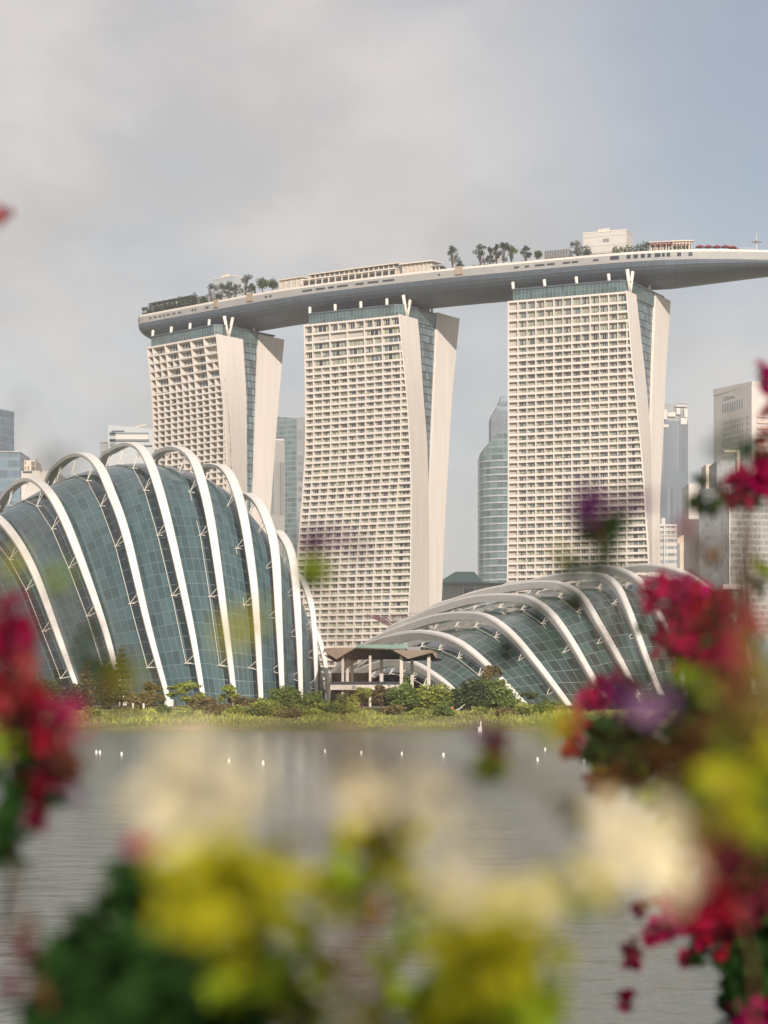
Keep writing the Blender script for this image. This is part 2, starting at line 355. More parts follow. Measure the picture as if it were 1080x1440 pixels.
def soft(o, ang=0.6):
    bm = bmesh.new(); bm.from_mesh(o.data); bmesh.ops.remove_doubles(bm, verts=bm.verts, dist=1e-4); bm.to_mesh(o.data); bm.free()
    o.data.polygons.foreach_set('use_smooth', [True] * len(o.data.polygons)); o.data.set_sharp_from_angle(angle=ang); return o
PANES = {'full': 'cccc', 'slit': 'cdcc', 'open': 'cddc', 'mixed': 'bdcb', 'blue': 'cbbb', 'half': 'chhc', 'bluefull': 'bbdb'}
WIN_MESH = {}
def win_mb(mb, kind, T):
    """unit window in x 0-1, z 0-1, facing -y, written through the transform T."""
    if kind == 'louvre':
        mb.face([T(0, 0, 0), T(1, 0, 0), T(1, 0, 1), T(0, 0, 1)], 3)
        for k in range(4): mb.face([T(0, -0.05, k / 4), T(1, -0.05, k / 4), T(1, -0.05, k / 4 + 0.03), T(0, -0.05, k / 4 + 0.03)], 4)
        return
    code = PANES[kind]; n = len(code)
    for k, c in enumerate(code):
        x0, x1 = k / n, (k + 1) / n
        if c == 'h':
            mb.face([T(x0, 0, 0), T(x1, 0, 0), T(x1, 0, 0.5), T(x0, 0, 0.5)], 0); mb.face([T(x0, 0, 0.5), T(x1, 0, 0.5), T(x1, 0, 1), T(x0, 0, 1)], 1)
        else: mb.face([T(x0, 0, 0), T(x1, 0, 0), T(x1, 0, 1), T(x0, 0, 1)], {'c': 0, 'd': 1, 'b': 2}[c])
    for k in range(n + 1):
        c = min(max(k / n, 0.015), 0.985)
        mb.hexa([T(c - .015, -.07, 0), T(c + .015, -.07, 0), T(c + .015, 0, 0), T(c - .015, 0, 0), T(c - .015, -.07, 1), T(c + .015, -.07, 1), T(c + .015, 0, 1), T(c - .015, 0, 1)], 4, skip=(0, 1, 4))
    mb.face([T(0, -.071, .94), T(1, -.071, .94), T(1, -.071, 1), T(0, -.071, 1)], 4)
WIN_MATS = [M['curtain_pale'], M['pane_dark'], M['pane_blue'], M['louvre_grey'], M['concrete_frame']]

def hotel_tower(label, E, Y0, Y1, phi, nb, narrow, ntall, seed, wstyle):
    rnd = random.Random(seed)
    A = Vector((PX(E[0][0][0], Y0), Y0, 0)); B = Vector((PX(E[1][0][0], Y1), Y1, 0))
    u = (B - A).normalized(); n = Vector((u.y, -u.x, 0)); L = (B - A).length
    v = Vector((math.sin(phi), math.cos(phi), 0))
    def on_line(o, d, pts):
        zs, ss = [], []
        for px, py in pts:
            k = (px - 540) / F; t = (k * o.y - o.x) / (d.x - k * d.y); q = o + d * t
            zs.append(H + (HY - py) / F * q.y); ss.append(t)
        return zs[::-1], ss[::-1]
    e0, e1 = on_line(A, u, E[0]), on_line(A, u, E[1]); e2, e3, e4 = (on_line(B, v, E[k]) for k in (2, 3, 4))
    ZT = (e0[0][-1] + e1[0][-1]) / 2; ZR = e3[0][-1]
    s0 = lambda z: interp(*e0, z); s1 = lambda z: interp(*e1, z)
    def fp(s, d, z): q = A + u * s + n * d; return Vector((q.x, q.y, z))
    def ep(e, z, du=0.0): q = B + v * interp(*e, z) + u * du; return Vector((q.x, q.y, z))
    def rear(e, z): q = B + v * max(interp(*e, z), interp(*e2, z) + 0.02) ; return Vector((q.x, q.y, z))
    def s1b(z):                                   # where the end wall is at the depth of the balcony recess
        q = B + v * interp(*e2, z) - A; return s1(z) + (q.dot(u) - s1(z)) * min(1, D_rec / max(1, -q.dot(n)))
    UP = 0.45 if wstyle == 'dark' else 0.68
    D_rec = 2.9 if wstyle == 'dark' else 1.7
    root = thing('hotel_tower', label, 'hotel tower', (B.x, B.y, 3), 'hotel towers under the sky deck')
    D = 2.9 if wstyle == 'dark' else 1.7; zs = list(np.linspace(3, ZT, 26))
    # front slab
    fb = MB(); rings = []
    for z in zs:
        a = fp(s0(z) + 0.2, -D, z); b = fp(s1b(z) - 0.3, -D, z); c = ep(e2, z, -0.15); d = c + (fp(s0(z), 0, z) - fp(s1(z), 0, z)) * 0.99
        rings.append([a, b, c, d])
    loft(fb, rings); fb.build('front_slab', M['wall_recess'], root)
    ew = MB(); loft(ew, [[fp(s1(z), 0.06, z), ep(e2, z), ep(e2, z, -0.5), fp(s1(z) - 0.5, 0.06, z)] for z in zs + [ZT + 0.4]]); soft(ew.build('end_wall', M['concrete_white'], root))
    # rear slab
    zr = list(np.linspace(3, ZR, 26)); back = A - B
    rb = MB(); loft(rb, [[rear(e3, z) + back * 0.985, rear(e3, z) - u * .25, ep(e4, z, -.25), ep(e4, z) + back * 0.985] for z in zr]); rb.build('rear_slab', M['concrete_frame'], root)
    rw = MB(); loft(rw, [[rear(e3, z) - v * 0.01, ep(e4, z) + v * .05, ep(e4, z, -.6) + v * .05, rear(e3, z) - u * .6 - v * .01] for z in zr + [ZR + 0.3]]); soft(rw.build('end_wall', M['concrete_white'], root))
    # atrium glass between the slabs
    ag = MB(); z0 = 3.0; zl = [z for z in np.linspace(3, ZT + 2, 60) if interp(*e3, z) - interp(*e2, z) > 0.15]
    for za, zb in zip(zl[:-1], zl[1:]):
        q = [ep(e2, za, -1.2), rear(e3, za) - u * 1.2, rear(e3, zb) - u * 1.2, ep(e2, zb, -1.2)]
        ta = interp(*e3, za) - interp(*e2, za); tb = interp(*e3, zb) - interp(*e2, zb)
        ag.face(q, 0, [(0, za / 3.6), (ta / 2.4, za / 3.6), (tb / 2.4, zb / 3.6), (0, zb / 3.6)])
    ag.build('atrium_glass', M['atrium_glass'], root)
    # roof, glass crown under the deck
    t2, t4 = e2[1][-1], e4[1][-1]
    def g(a, b): q = A + u * a + v * b; return (q.x, q.y)
    cg = MB(); c0, c1 = L * 0.03, L * 0.985
    cg.prism([g(c0, 2.0), g(c1 - 3, 2.0), g(c1, 5.0), g(c1 + 0.3, t4 * 0.84), g(c0, t4 * 0.84)], ZT - 1, ZT + 5.2, 0, us=1 / 1.9, vs=1 / 2.6); cg.build('roof_glass', M['crown_glass'], root)
    cs = MB(); cs.prism([g(c0 - .5, 1.5), g(c1 - 3, 1.5), g(c1 + .4, 4.8), g(c1 + .6, t4 * .86), g(c0 - .5, t4 * .86)], ZT + 5.2, ZT + 5.9); cs.prism([g(c0 + 3, 22), g(c1 - 6, 22), g(c1 - 6, t4 * .7), g(c0 + 3, t4 * .7)], ZT + 5.9, ZT + 10.5)
    cs.build('roof_edge', M['hull_panels'], root)
    for k in range(4):
        q = A + u * (L * (0.02 + 0.27 * k)) + v * 3.4; p = MB(); p.tube([(q.x, q.y, ZT + 5.5), (q.x - u.x * 0.9 + v.x * 1.2, q.y - u.y * 0.9 + v.y * 1.2, ZT + 9.4)], [0.7, 0.8], 10); p.build('roof_strut', M['strut_white'], root, True)
    q = B + v * (t2 * 0.5) - u * 0.8
    for s in (-1, 1):
        p = MB(); p.tube([(q.x, q.y, ZT - 0.3), (q.x + v.x * s * 3.0, q.y + v.y * s * 3.0, ZT + 10.5)], [0.7, 0.85], 10); p.build('roof_strut', M['strut_white'], root, True)
    q = B + v * (t4 * 0.6) - u * 1.5; p = MB(); p.tube([(q.x, q.y, ZT + .5), (q.x - v.x * 2, q.y - v.y * 2, ZT + 10.5)], [0.6, .7], 8); p.build('roof_strut', M['strut_white'], root, True)
    # balcony grid
    floors = [ZT - 0.9]
    for k in range(80):
        h = 4.15 if k < ntall else 3.13
        if floors[-1] - h < 8: break
        floors.append(floors[-1] - h)
    bw = (L - narrow) / nb; fr = MB(); wins = []
    def seg(sa, sb, da, db, za, zb, mi=0, sbb=None):      # a box that follows the leaning edges
        def q(f, d, z): return fp(f(z), d, z)
        sbb = sbb or sb; fr.hexa([q(sa, db, za), q(sb, db, za), q(sbb, da, za), q(sa, da, za), q(sa, db, zb), q(sb, db, zb), q(sbb, da, zb), q(sa, da, zb)], mi)
    L0, L1, LB = (lambda z: s0(z)), (lambda z: s1(z) - 0.02), (lambda z: s1b(z) - 0.1)
    seg(L0, L1, -D, 0.0, ZT - 0.9, ZT - 0.003, 0, LB)
    greens = MB()
    for i, (zt, zb) in enumerate(zip(floors[:-1], floors[1:])):
        seg(L0, L1, -D, 0.0, zb - 0.36, zb, 0, LB)                       # floor slab
        seg(L0, L1, -0.22, 0.0, zb, zb + UP)                      # upstand
        top = zt - 0.36 if i else zt
        marks = [0.0, narrow] + [narrow + bw * (k + 1) for k in range(nb)]
        ext = s1(zb) - s0(zb) - marks[-1]
        tall = i < ntall and wstyle != 'even'
        cells = [(0.0, narrow, 'n')]
        for k in range(nb):
            a, b = marks[k + 1], marks[k + 2]
            if tall and rnd.random() < 0.72: cells.append((a, b, 'w'))
            else: cells += [(a, (a + b) / 2, 'r'), ((a + b) / 2, b, 'r')]
        if ext > 1.3: cells.append((marks[-1], marks[-1] + ext, 'x'))
        else: cells[-1] = (cells[-1][0], marks[-1] + ext, cells[-1][2])
        majors = set(round(m, 3) for m in marks)
        rowmood = rnd.random()
        for ci, (a, b, kind) in enumerate(cells):
            wd = 0.26 if round(a, 3) in majors else 0.14
            if a == 0: seg(lambda z: s0(z), lambda z: s0(z) + 0.55, -D, -0.02, zb, top)
            else: seg(lambda z, a=a, wd=wd: s0(z) + a - wd, lambda z, a=a, wd=wd: s0(z) + a + wd, -D, -0.02, zb, top)
            x0 = a + (0.56 if a == 0 else wd + 0.01); x1 = b - 0.28
            if x1 - x0 < 0.7: continue
            if kind == 'n' and wstyle == 'even': wk = 'louvre'
            elif kind == 'n' : wk = rnd.choice(['open', 'slit', 'full'])
            elif kind == 'w' and i < 3 and rnd.random() < 0.35: wk = 'louvre'
            elif wstyle == 'dark': wk = rnd.choices(['bluefull', 'mixed', 'blue', 'open', 'slit'], [6, 2, 2, 3, 0.5])[0]  # mostly dark panes, standing in for shade in these openings
            elif rowmood < 0.30: wk = rnd.choices(['full', 'slit', 'half'], [7, 1, 1])[0]
            elif rowmood < 0.62: wk = rnd.choices(['blue', 'mixed', 'full', 'slit'], [3, 2, 3, 2])[0]
            else: wk = rnd.choices(['open', 'half', 'slit', 'full', 'mixed'], [5, 3, 3, 1, 3])[0]
            wins.append((x0, x1, zb, top, wk))
            if rnd.random() < (0.30 if tall else 0.10) and kind != 'n':
                for _ in range(6):
                    xx = rnd.uniform(x0, x1 - .5); hh = rnd.uniform(.15, .5); greens.hexa([fp(s0(zb) + xx + p, d, zb + UP + (hh if t else 0)) for t in (0, 1) for p, d in ((0, -.03), (.5, -.03), (.5, -.4), (0, -.4))])
        seg(lambda z: s1b(z) - 0.52, lambda z: s1(z) - 0.02, -D, -0.02, zb, top, 0, LB)
    zb = floors[-1]; seg(L0, L1, -D, -0.01, 3, zb - 0.36, 0, LB)
    fr.build('balcony_grid', M['concrete_frame'], root)
    gg = greens.build('balcony_plants', M['planter_green'], root); gg['kind'] = 'stuff'
    rest = MB(); dW = -D + 0.05
    for k, (x0, x1, zb, zt, wk) in enumerate(wins):
        o = fp(s0((zb + zt) / 2) + x0, dW, zb)
        if k < 100:
            if wk not in WIN_MESH:
                um = MB(); win_mb(um, wk, lambda x, y, z: Vector((x, y, z))); ob = um.build('window', WIN_MATS); WIN_MESH[wk] = ob.data; bpy.data.objects.remove(ob)
            ob = bpy.data.objects.new('window', WIN_MESH[wk]); COL.objects.link(ob)
            ob.matrix_basis = Matrix.Translation(o) @ Matrix.Rotation(math.atan2(u.y, u.x), 4, 'Z') @ Matrix.Diagonal((x1 - x0, 1, zt - zb, 1)); attach(ob, root)
        else:
            win_mb(rest, wk, lambda x, y, z: o + u * (x * (x1 - x0)) - n * y + Vector((0, 0, z * (zt - zb))))
    r = rest.build('windows', WIN_MATS, root); r['kind'] = 'stuff'
    return root

hotel_tower('hotel tower partly behind the tall glass dome, its square balcony openings in deep shade',
    [[(205.7, 489), (209, 515), (212.5, 549), (214.8, 592), (215.5, 640), (214, 720), (210, 800), (204, 985)],
     [(304, 470), (311, 532), (315.6, 567), (319.4, 611), (321, 660), (321.5, 740), (320, 830), (318, 985)],
     [(341.5, 474), (346.7, 560), (347.6, 690), (348.5, 780), (348, 985)],
     [(364, 471), (361, 560), (357, 684), (349.5, 780), (348.5, 985)],
     [(400, 475), (392, 560), (387.5, 620), (380, 724), (376, 830), (373, 985)]],
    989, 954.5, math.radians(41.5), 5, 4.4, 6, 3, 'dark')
hotel_tower('hotel tower between the two glass domes, its facade widening toward the foot',
    [[(427, 457), (429, 560), (428.5, 640), (424.5, 700), (419.5, 760), (416, 815), (412, 900), (408, 985)],
     [(561.5, 443), (573, 560), (577, 628), (579, 687), (578.6, 752), (578, 812), (575, 856), (572, 985)],
     [(587, 443), (590.5, 480), (595.7, 560), (600.7, 619), (602.8, 687), (603.8, 744), (603.8, 985)],
     [(614.7, 440), (614, 480), (610.5, 560), (607.5, 628), (605, 708), (604.2, 744), (604.2, 985)],
     [(646.5, 447), (644, 470), (635.4, 560), (630.4, 649), (625.3, 738), (622, 827), (620.6, 856), (619, 985)]],
    931, 907, math.radians(37.4), 5, 4.8, 5, 5, 'mix')
hotel_tower('hotel tower behind the low wide glass dome, with six bays of pale curtained windows',
    [[(714, 424), (714, 560), (714, 720), (712.5, 830), (712, 985)],
     [(881.5, 409), (890.5, 520), (900.7, 614), (906.8, 683), (909.5, 732), (912, 764), (914, 800), (916, 985)],
     [(895, 417), (906.9, 520), (912, 573), (915.8, 618), (917, 700), (917, 985)],
     [(922.3, 414), (918.3, 520), (915.9, 618), (917.1, 700), (917.1, 985)],
     [(943.3, 421), (936.6, 520), (932.5, 618), (928, 705), (928.5, 800), (929, 985)]],
    873, 852, math.radians(30.9), 6, 4.9, 5, 9, 'even')

# ================================================================== SKY DECK
DZ = 209.4
CEN = catmull([(-127, 1029, 0), (-92, 1000, 0), (-37.5, 957, 0), (22.7, 923, 0), (72.6, 901, 0), (110.5, 886, 0), (140, 878.5, 0), (178, 874, 0), (222, 871, 0)], 110)
deck_len = sum((CEN[k + 1] - CEN[k]).length for k in range(109)); NEAR = []; DECKN = []; DECKW = []
deck = thing('sky_deck', 'long boat shaped grey roof terrace lying across the tops of the three hotel towers', 'roof terrace', (22.7, 923, 198))
hull = MB(); fas = MB(); top = MB(); par = MB(); run = 0; ringsH = []; run_list = []
for k, c in enumerate(CEN):
    t = (CEN[min(k + 1, 109)] - CEN[max(k - 1, 0)]).normalized(); nn = Vector((-t.y, t.x, 0))
    s = k / 109 * deck_len; end = min(1, s / 14); tip = min(1, (deck_len - s) / 95)
    wl_ = max(0.25, math.sqrt(max(0, 1 - (1 - end) ** 2))) ; wr = max(0.06, 1 - (1 - tip) ** 1.7)
    hw = 19 * wl_ * wr
    zb = DZ - 3.4 - 8.6 * (max(0.03, 1 - (1 - end) ** 2.2)) * max(0.05, min(1, (deck_len - s) / 88))
    NEAR.append(c - nn * hw); DECKN.append(nn); DECKW.append(hw); ring = []
    for j in range(17):
        a = math.pi * j / 16; y = -math.cos(a); z = (DZ - 3.4) - (DZ - 3.4 - zb) * math.sin(a) ** 0.85
        q = c + nn * (y * (hw - 0.35)); ring.append(Vector((q.x, q.y, z)))
    ringsH.append(ring); run_list.append(s)
for k in range(109):
    for j in range(16):
        a, b = ringsH[k], ringsH[k + 1]
        hull.face([a[j], b[j], b[j + 1], a[j + 1]], 0, [(run_list[k] / 4.5, j * 1.6), (run_list[k + 1] / 4.5, j * 1.6), (run_list[k + 1] / 4.5, (j + 1) * 1.6), (run_list[k] / 4.5, (j + 1) * 1.6)])
    for sgn in (-1, 1):
        def q(kk, d, z): p = CEN[kk] + DECKN[kk] * sgn * (DECKW[kk] + d); return (p.x, p.y, z)
        fas.face([q(k, -.35, DZ - 3.4), q(k + 1, -.35, DZ - 3.4), q(k + 1, 0, DZ), q(k, 0, DZ)][::sgn * -1])
        par.hexa([q(k, -.02, DZ), q(k + 1, -.02, DZ), q(k + 1, -.5, DZ), q(k, -.5, DZ), q(k, -.02, DZ + 1.0), q(k + 1, -.02, DZ + 1.0), q(k + 1, -.5, DZ + 1.0), q(k, -.5, DZ + 1.0)])
    top.face([tuple(CEN[k] - DECKN[k] * DECKW[k] + Vector((0, 0, DZ - .02))), tuple(CEN[k + 1] - DECKN[k + 1] * DECKW[k + 1] + Vector((0, 0, DZ - .02))),
              tuple(CEN[k + 1] + DECKN[k + 1] * DECKW[k + 1] + Vector((0, 0, DZ - .02))), tuple(CEN[k] + DECKN[k] * DECKW[k] + Vector((0, 0, DZ - .02)))])
r0 = ringsH[0]; hull.face(list(reversed(r0))); fas.face([(p.x, p.y, DZ) for p in (NEAR[0], CEN[0] * 2 - NEAR[0])] + [tuple(r0[-1]), tuple(r0[0])])
hull.build('hull', M['hull_panels'], deck, True); fas.build('fascia', M['hull_fascia'], deck, True); top.build('deck_floor', M['deck_cream'], deck); par.build('parapet', M['deck_white'], deck)
def edge_at(px, back=0.0):
    """point on the deck's near rim where it meets photo column px; returns point, along, inward."""
    k0 = (px - 540) / F
    for k in range(109):
        a, b = NEAR[k], NEAR[k + 1]; fa = a.x - k0 * a.y; fb = b.x - k0 * b.y
        if fa <= 0 <= fb and k > 3:
            q = a.lerp(b, -fa / (fb - fa)); d = (b - a).normalized(); nn = Vector((-d.y, d.x, 0)); return q + nn * back, d, nn
    return NEAR[-1].copy(), Vector((1, 0, 0)), Vector((0, 1, 0))
def deck_at(px, back):
    """point on the deck, `back` metres in from the rim, in photo column px."""
    k0 = (px - 540) / F; best = None
    for k in range(109):
        a = NEAR[k] + DECKN[k] * back; b = NEAR[k + 1] + DECKN[k + 1] * back
        fa = a.x - k0 * a.y; fb = b.x - k0 * b.y
        if fa <= 0 <= fb: return a.lerp(b, -fa / (fb - fa))
    return NEAR[20]
# slots and small openings in the rim
slots = [(209, 213), (216, 220), (223, 227), (229, 232), (234, 239), (242, 247), (250, 255), (269, 272), (273, 276), (288, 294), (372, 376), (378, 382), (424, 440), (443, 458), (461, 470), (473, 490), (499, 512), (516, 533), (537, 555), (616, 619), (723, 730), (738, 744), (752, 766), (769, 780), (791, 802), (804, 813), (834, 842)]
for a, b in slots:
    q, d, nn = edge_at((a + b) / 2); wd = (b - a) / F * q.y * 0.5; m = MB(); zc = DZ - 1.5
    m.obox(q, d, nn, zc - 0.38, zc + 0.38, -wd, wd, -0.12, 0.35); m.build('vent_slot', M['deck_dark'], deck)
for px, wd in ((862, 2.6), (868, 1.6), (884, 1.8), (894, 2), (904, 1.8), (913, 1.6), (925, 2.6), (933, 1.2), (940, 1.6), (955, 1.8), (971, 1.8)):
    q, d, nn = edge_at(px); m = MB(); m.obox(q, d, nn, DZ - 1.9, DZ - 0.3, -wd * .5, wd * .5, -0.10, 0.4); m.build('rim_opening', M['pane_dark'], deck)
for a, b in ((300, 308), (346, 357), (640, 651)):
    q, d, nn = edge_at((a + b) / 2); wd = (b - a) / F * q.y * .5; m = MB()
    m.obox(q, d, nn, DZ - 2.4, DZ + 1.4, -wd, wd, -0.5, 1.2); m.build('balcony_box', M['trough_brown'], deck)

def deck_block(name, label, cat, px0, px1, back, depth, h, m, extra=None, z0=DZ):
    a, b = deck_at(px0, back), deck_at(px1, back); d = (b - a); L = d.length; d.normalize(); nn = Vector((-d.y, d.x, 0))
    t = thing(name, label, cat, (a.x, a.y, z0)); bx = MB(); bx.obox(a, d, nn, z0, z0 + h, 0, L, 0, depth); bx.build('wall', m, t)
    if extra: extra(t, a, d, nn, L, z0, h, depth)
    return t
def x_plant(t, a, d, nn, L, z0, h, depth):
    m = MB(); m.obox(a, d, nn, z0 + h, z0 + h + .4, -.2, L + .2, -.2, depth + .2); m.build('roof', M['deck_white'], t)
    for f in (0.35, 0.42, 0.48, 0.55):
        m = MB(); c = a + d * (L * f) + nn * 3; m.obox(c, d, nn, z0 + h + .4, z0 + h + 1.5 + f, -.6, .6, -.6, .6); m.tube([(c.x, c.y, z0 + h + 1.5), (c.x, c.y, z0 + h + 2.4)], .3); m.build('roof_vent', M['deck_cream'], t)
def x_right(t, a, d, nn, L, z0, h, depth):
    x_plant(t, a, d, nn, L, z0, h, depth)
    m = MB(); m.obox(a, d, nn, z0 + h * .66, z0 + h * .78, L * .46, L * .6, -.1, .3); m.build('vent_grille', M['deck_grey'], t)
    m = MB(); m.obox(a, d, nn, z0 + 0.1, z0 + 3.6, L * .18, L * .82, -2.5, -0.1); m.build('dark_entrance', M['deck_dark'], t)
    for f in (.33, .55, .85):
        m = MB(); m.obox(a, d, nn, z0 + h * f, z0 + h * f + .12, 0.02, L, -.04, .1); m.build('cladding_joint', M['deck_grey'], t)
# heights from the photo rows
def dh(py, px, back): q = deck_at(px, back); return PZ(py, q.y) - DZ
deck_block('rooftop_plant_room', 'big pale windowless box standing on the roof terrace above the tower with six bays', 'plant room', 820, 881, 12, 14, dh(326, 850, 12), M['deck_box'], x_right)
deck_block('rooftop_plant_room', 'bluish lift box half hidden by trees near the blunt end of the roof terrace', 'plant room', 298, 329, 22, 9, dh(391, 312, 22), M['box_pale_blue'], x_plant)
deck_block('louvred_box', 'dark charcoal louvred box on the roof terrace beside a small round tree', 'plant enclosure', 766, 800, 5, 6, dh(351.5, 780, 5), M['deck_grey'],
           lambda t, a, d, nn, L, z0, h, dp: [(lambda m: (m.obox(a, d, nn, z0, z0 + h - .3, L * k / 9, L * k / 9 + .25, -.12, -.01), m.build('louvre_fin', M['deck_dark'], t)))(MB()) for k in range(9)])
deck_block('timber_screen', 'low brown grey screen wall among shrubs on the roof terrace', 'screen wall', 270, 292, 5, 1.2, dh(417, 281, 5), M['deck_grey'],
           lambda t, a, d, nn, L, z0, h, dp: [(lambda m: (m.obox(a, d, nn, z0, z0 + h + .2, L * k / 6 - .1, L * k / 6 + .1, -.1, -.01), m.build('screen_post', M['deck_dark'], t)))(MB()) for k in range(7)])
def pavilion(label, cat, px0, px1, back, depth, h, wall, roof, nwin, over=1.0, win=M['deck_dark'], band=0.55, rise=0.0):
    a, b = deck_at(px0, back), deck_at(px1, back); d = (b - a); L = d.length; d.normalize(); nn = Vector((-d.y, d.x, 0))
    t = thing('rooftop_pavilion', label, cat, (a.x, a.y, DZ)); m = MB(); m.obox(a, d, nn, DZ, DZ + h - .5, 0, L, .5, depth); m.build('wall', wall, t)
    for k in range(nwin):
        m = MB(); x = L * (k + .14) / nwin; m.obox(a, d, nn, DZ + .8 + back * .22, DZ + .8 + back * .22 + max(.5, h * band), x, x + L / nwin * .72, .36, .49); m.build('window', win, t)
        m = MB(); m.obox(a, d, nn, DZ, DZ + h - .5, L * k / nwin, L * k / nwin + .5, -.1, .35); m.build('post', M['deck_cream'], t)
    m = MB(); p = lambda x, y, z: tuple(a + d * x + nn * y + Vector((0, 0, DZ + z)))
    m.hexa([p(-over, -over, h - .5), p(L + over, -over, h - .5), p(L + over, depth + over, h - .5 + rise), p(-over, depth + over, h - .5 + rise), p(-over, -over, h), p(L + over, -over, h), p(L + over, depth + over, h + rise), p(-over, depth + over, h + rise)]); m.build('roof', roof, t)
    return t
pavilion('long glazed restaurant under a thin dark canopy at the blunt end of the roof terrace', 'restaurant', 214, 268, 5, 7, dh(421.5, 240, 5), M['balustrade_glass'], M['deck_dark'], 8, 1.2, M['pane_blue'])
pavilion('cream roof pavilion with a flat sunlit roof next to two dark round trees', 'pavilion', 393, 424, 6, 9, dh(391, 410, 6), M['deck_white'], M['deck_cream'], 4, .8, M['louvre_grey'], .5, .6)
pavilion('long low terrace building with a row of dark arched bays between cream posts', 'terrace building', 425, 556, 3, 5, dh(384.5, 490, 3), M['deck_cream'], M['deck_white'], 14, .3, M['deck_dark'], .5)
pavilion('set back upper canopy roof running above the row of dark bays', 'canopy', 436, 560, 13, 8, dh(377, 500, 13), M['wall_recess'], M['deck_cream'], 18, 1.0, M['planter_green'], .35, .5)
pavilion('white rooftop house with a sloping roof beside a lone feathery tree', 'rooftop house', 566, 606, 5, 10, dh(369, 585, 5), M['deck_white'], M['deck_white'], 7, 1.4, M['louvre_grey'], .55, 1.2)
pavilion('green glazed wing with a dark base attached by the white sloping roof house', 'glazed wing', 607, 622, 6, 8, dh(374, 614, 6), M['planter_green'], M['deck_grey'], 3, .6, M['pane_dark'], .6, -1.0)
pavilion('open restaurant with a long red awning strip, nearest the big pale rooftop box', 'restaurant', 915, 944, 5, 9, dh(339.5, 930, 5), M['deck_white'], M['louvre_grey'], 7, .8, M['deck_dark'], .5, .6)
pavilion('taller roofed bar between the red awning restaurant and the red parasols', 'bar', 946, 973, 6, 9, dh(338, 960, 6), M['deck_white'], M['deck_cream'], 6, .6, M['deck_dark'], .5, .5)
for a, b, lab in ((914, 945, 'long red fabric awning along the restaurant nearest the big pale box'), (946, 970, 'shorter red fabric awning over the bar front next to the parasols')):
    qa, qb = deck_at(a, 3.2), deck_at(b, 3.2); d = (qb - qa); L = d.length; d.normalize(); nn = Vector((-d.y, d.x, 0)); z = dh(344.5, a, 3)
    t = thing('red_awning', lab, 'awning', (qa.x, qa.y, DZ)); m = MB(); P3 = lambda x, y, zz: tuple(qa + d * x + nn * y + Vector((0, 0, DZ + zz)))
    m.hexa([P3(0, 0, z), P3(L, 0, z), P3(L, 2, z + .7), P3(0, 2, z + .7), P3(0, 0, z + .15), P3(L, 0, z + .15), P3(L, 2, z + .85), P3(0, 2, z + .85)]); m.build('fabric', M['canvas_red'], t)
    for k in range(5):
        m = MB(); p = qa + d * (L * k / 4) + nn * .1; m.tube([(p.x, p.y, DZ), (p.x, p.y, DZ + z)], .1); m.build('post', M['deck_white'], t)
par_lab = ['closest to the bar awning', 'second from the bar awning', 'third along from the bar awning', 'fourth along, in the middle of its row', 'last but one toward the deck tip', 'lowest, nearest the pale mast']
for k, (px, py) in enumerate(((984, 344), (996, 344), (1008, 344.2), (1020, 344), (1030, 345), (1036, 348.5))):
    q = deck_at(px, 4); z = PZ(py, q.y); r = 2.0 if k < 5 else 1.6
    t = thing('parasol', 'red terrace parasol ' + par_lab[k], 'parasol', (q.x, q.y, DZ), 'red parasols at the deck tip')
    m = MB(); ap = (q.x, q.y, z)
    for j in range(8):
        a0, a1 = math.pi * j / 4, math.pi * (j + 1) / 4; p0 = (q.x + r * math.cos(a0), q.y + r * math.sin(a0), z - .9); p1 = (q.x + r * math.cos(a1), q.y + r * math.sin(a1), z - .9)
        m.face([ap, p0, p1]); m.face([p0, (p0[0], p0[1], p0[2] - .35), (p1[0], p1[1], p1[2] - .35), p1])
    m.build('canopy', M['canvas_red'], t); m = MB(); m.tube([(q.x, q.y, DZ), (q.x, q.y, z)], .07); m.build('pole', M['deck_white'], t)
# rooftop guard rail near the tip, mast
q0, q1 = 1040, 1062
t = thing('guard_rail', 'thin pale railing on the deck rim between the last parasol and the mast', 'railing', tuple(deck_at(1040, 1) + Vector((0, 0, DZ))))
m = MB()
for k in range(8):
    q = deck_at(lerp(q0, q1, k / 7), 1.5); m.tube([(q.x, q.y, DZ), (q.x, q.y, DZ + 2.1)], .06)
m.build('post', M['deck_white'], t); m = MB()
for z in (1.2, 2.1): m.tube([tuple(deck_at(lerp(q0, q1, k / 7), 1.5) + Vector((0, 0, DZ + z))) for k in range(8)], .06)
m.build('rail', M['deck_white'], t)
q = deck_at(1064, 3); t = thing('signal_mast', 'slim pale mast with a ring platform near the deck tip', 'mast', (q.x, q.y, DZ))
m = MB(); m.tube([(q.x, q.y, DZ), (q.x, q.y, PZ(328, q.y))], [.22, .1]); m.build('pole', M['deck_white'], t)
m = MB(); zc = PZ(340, q.y); m.tube([(q.x, q.y, zc - .4), (q.x, q.y, zc + .4)], 1.0, 10); m.tube([(q.x - 2.3, q.y, zc), (q.x + 2.3, q.y, zc)], .35); m.build('ring_platform', M['deck_grey'], t)

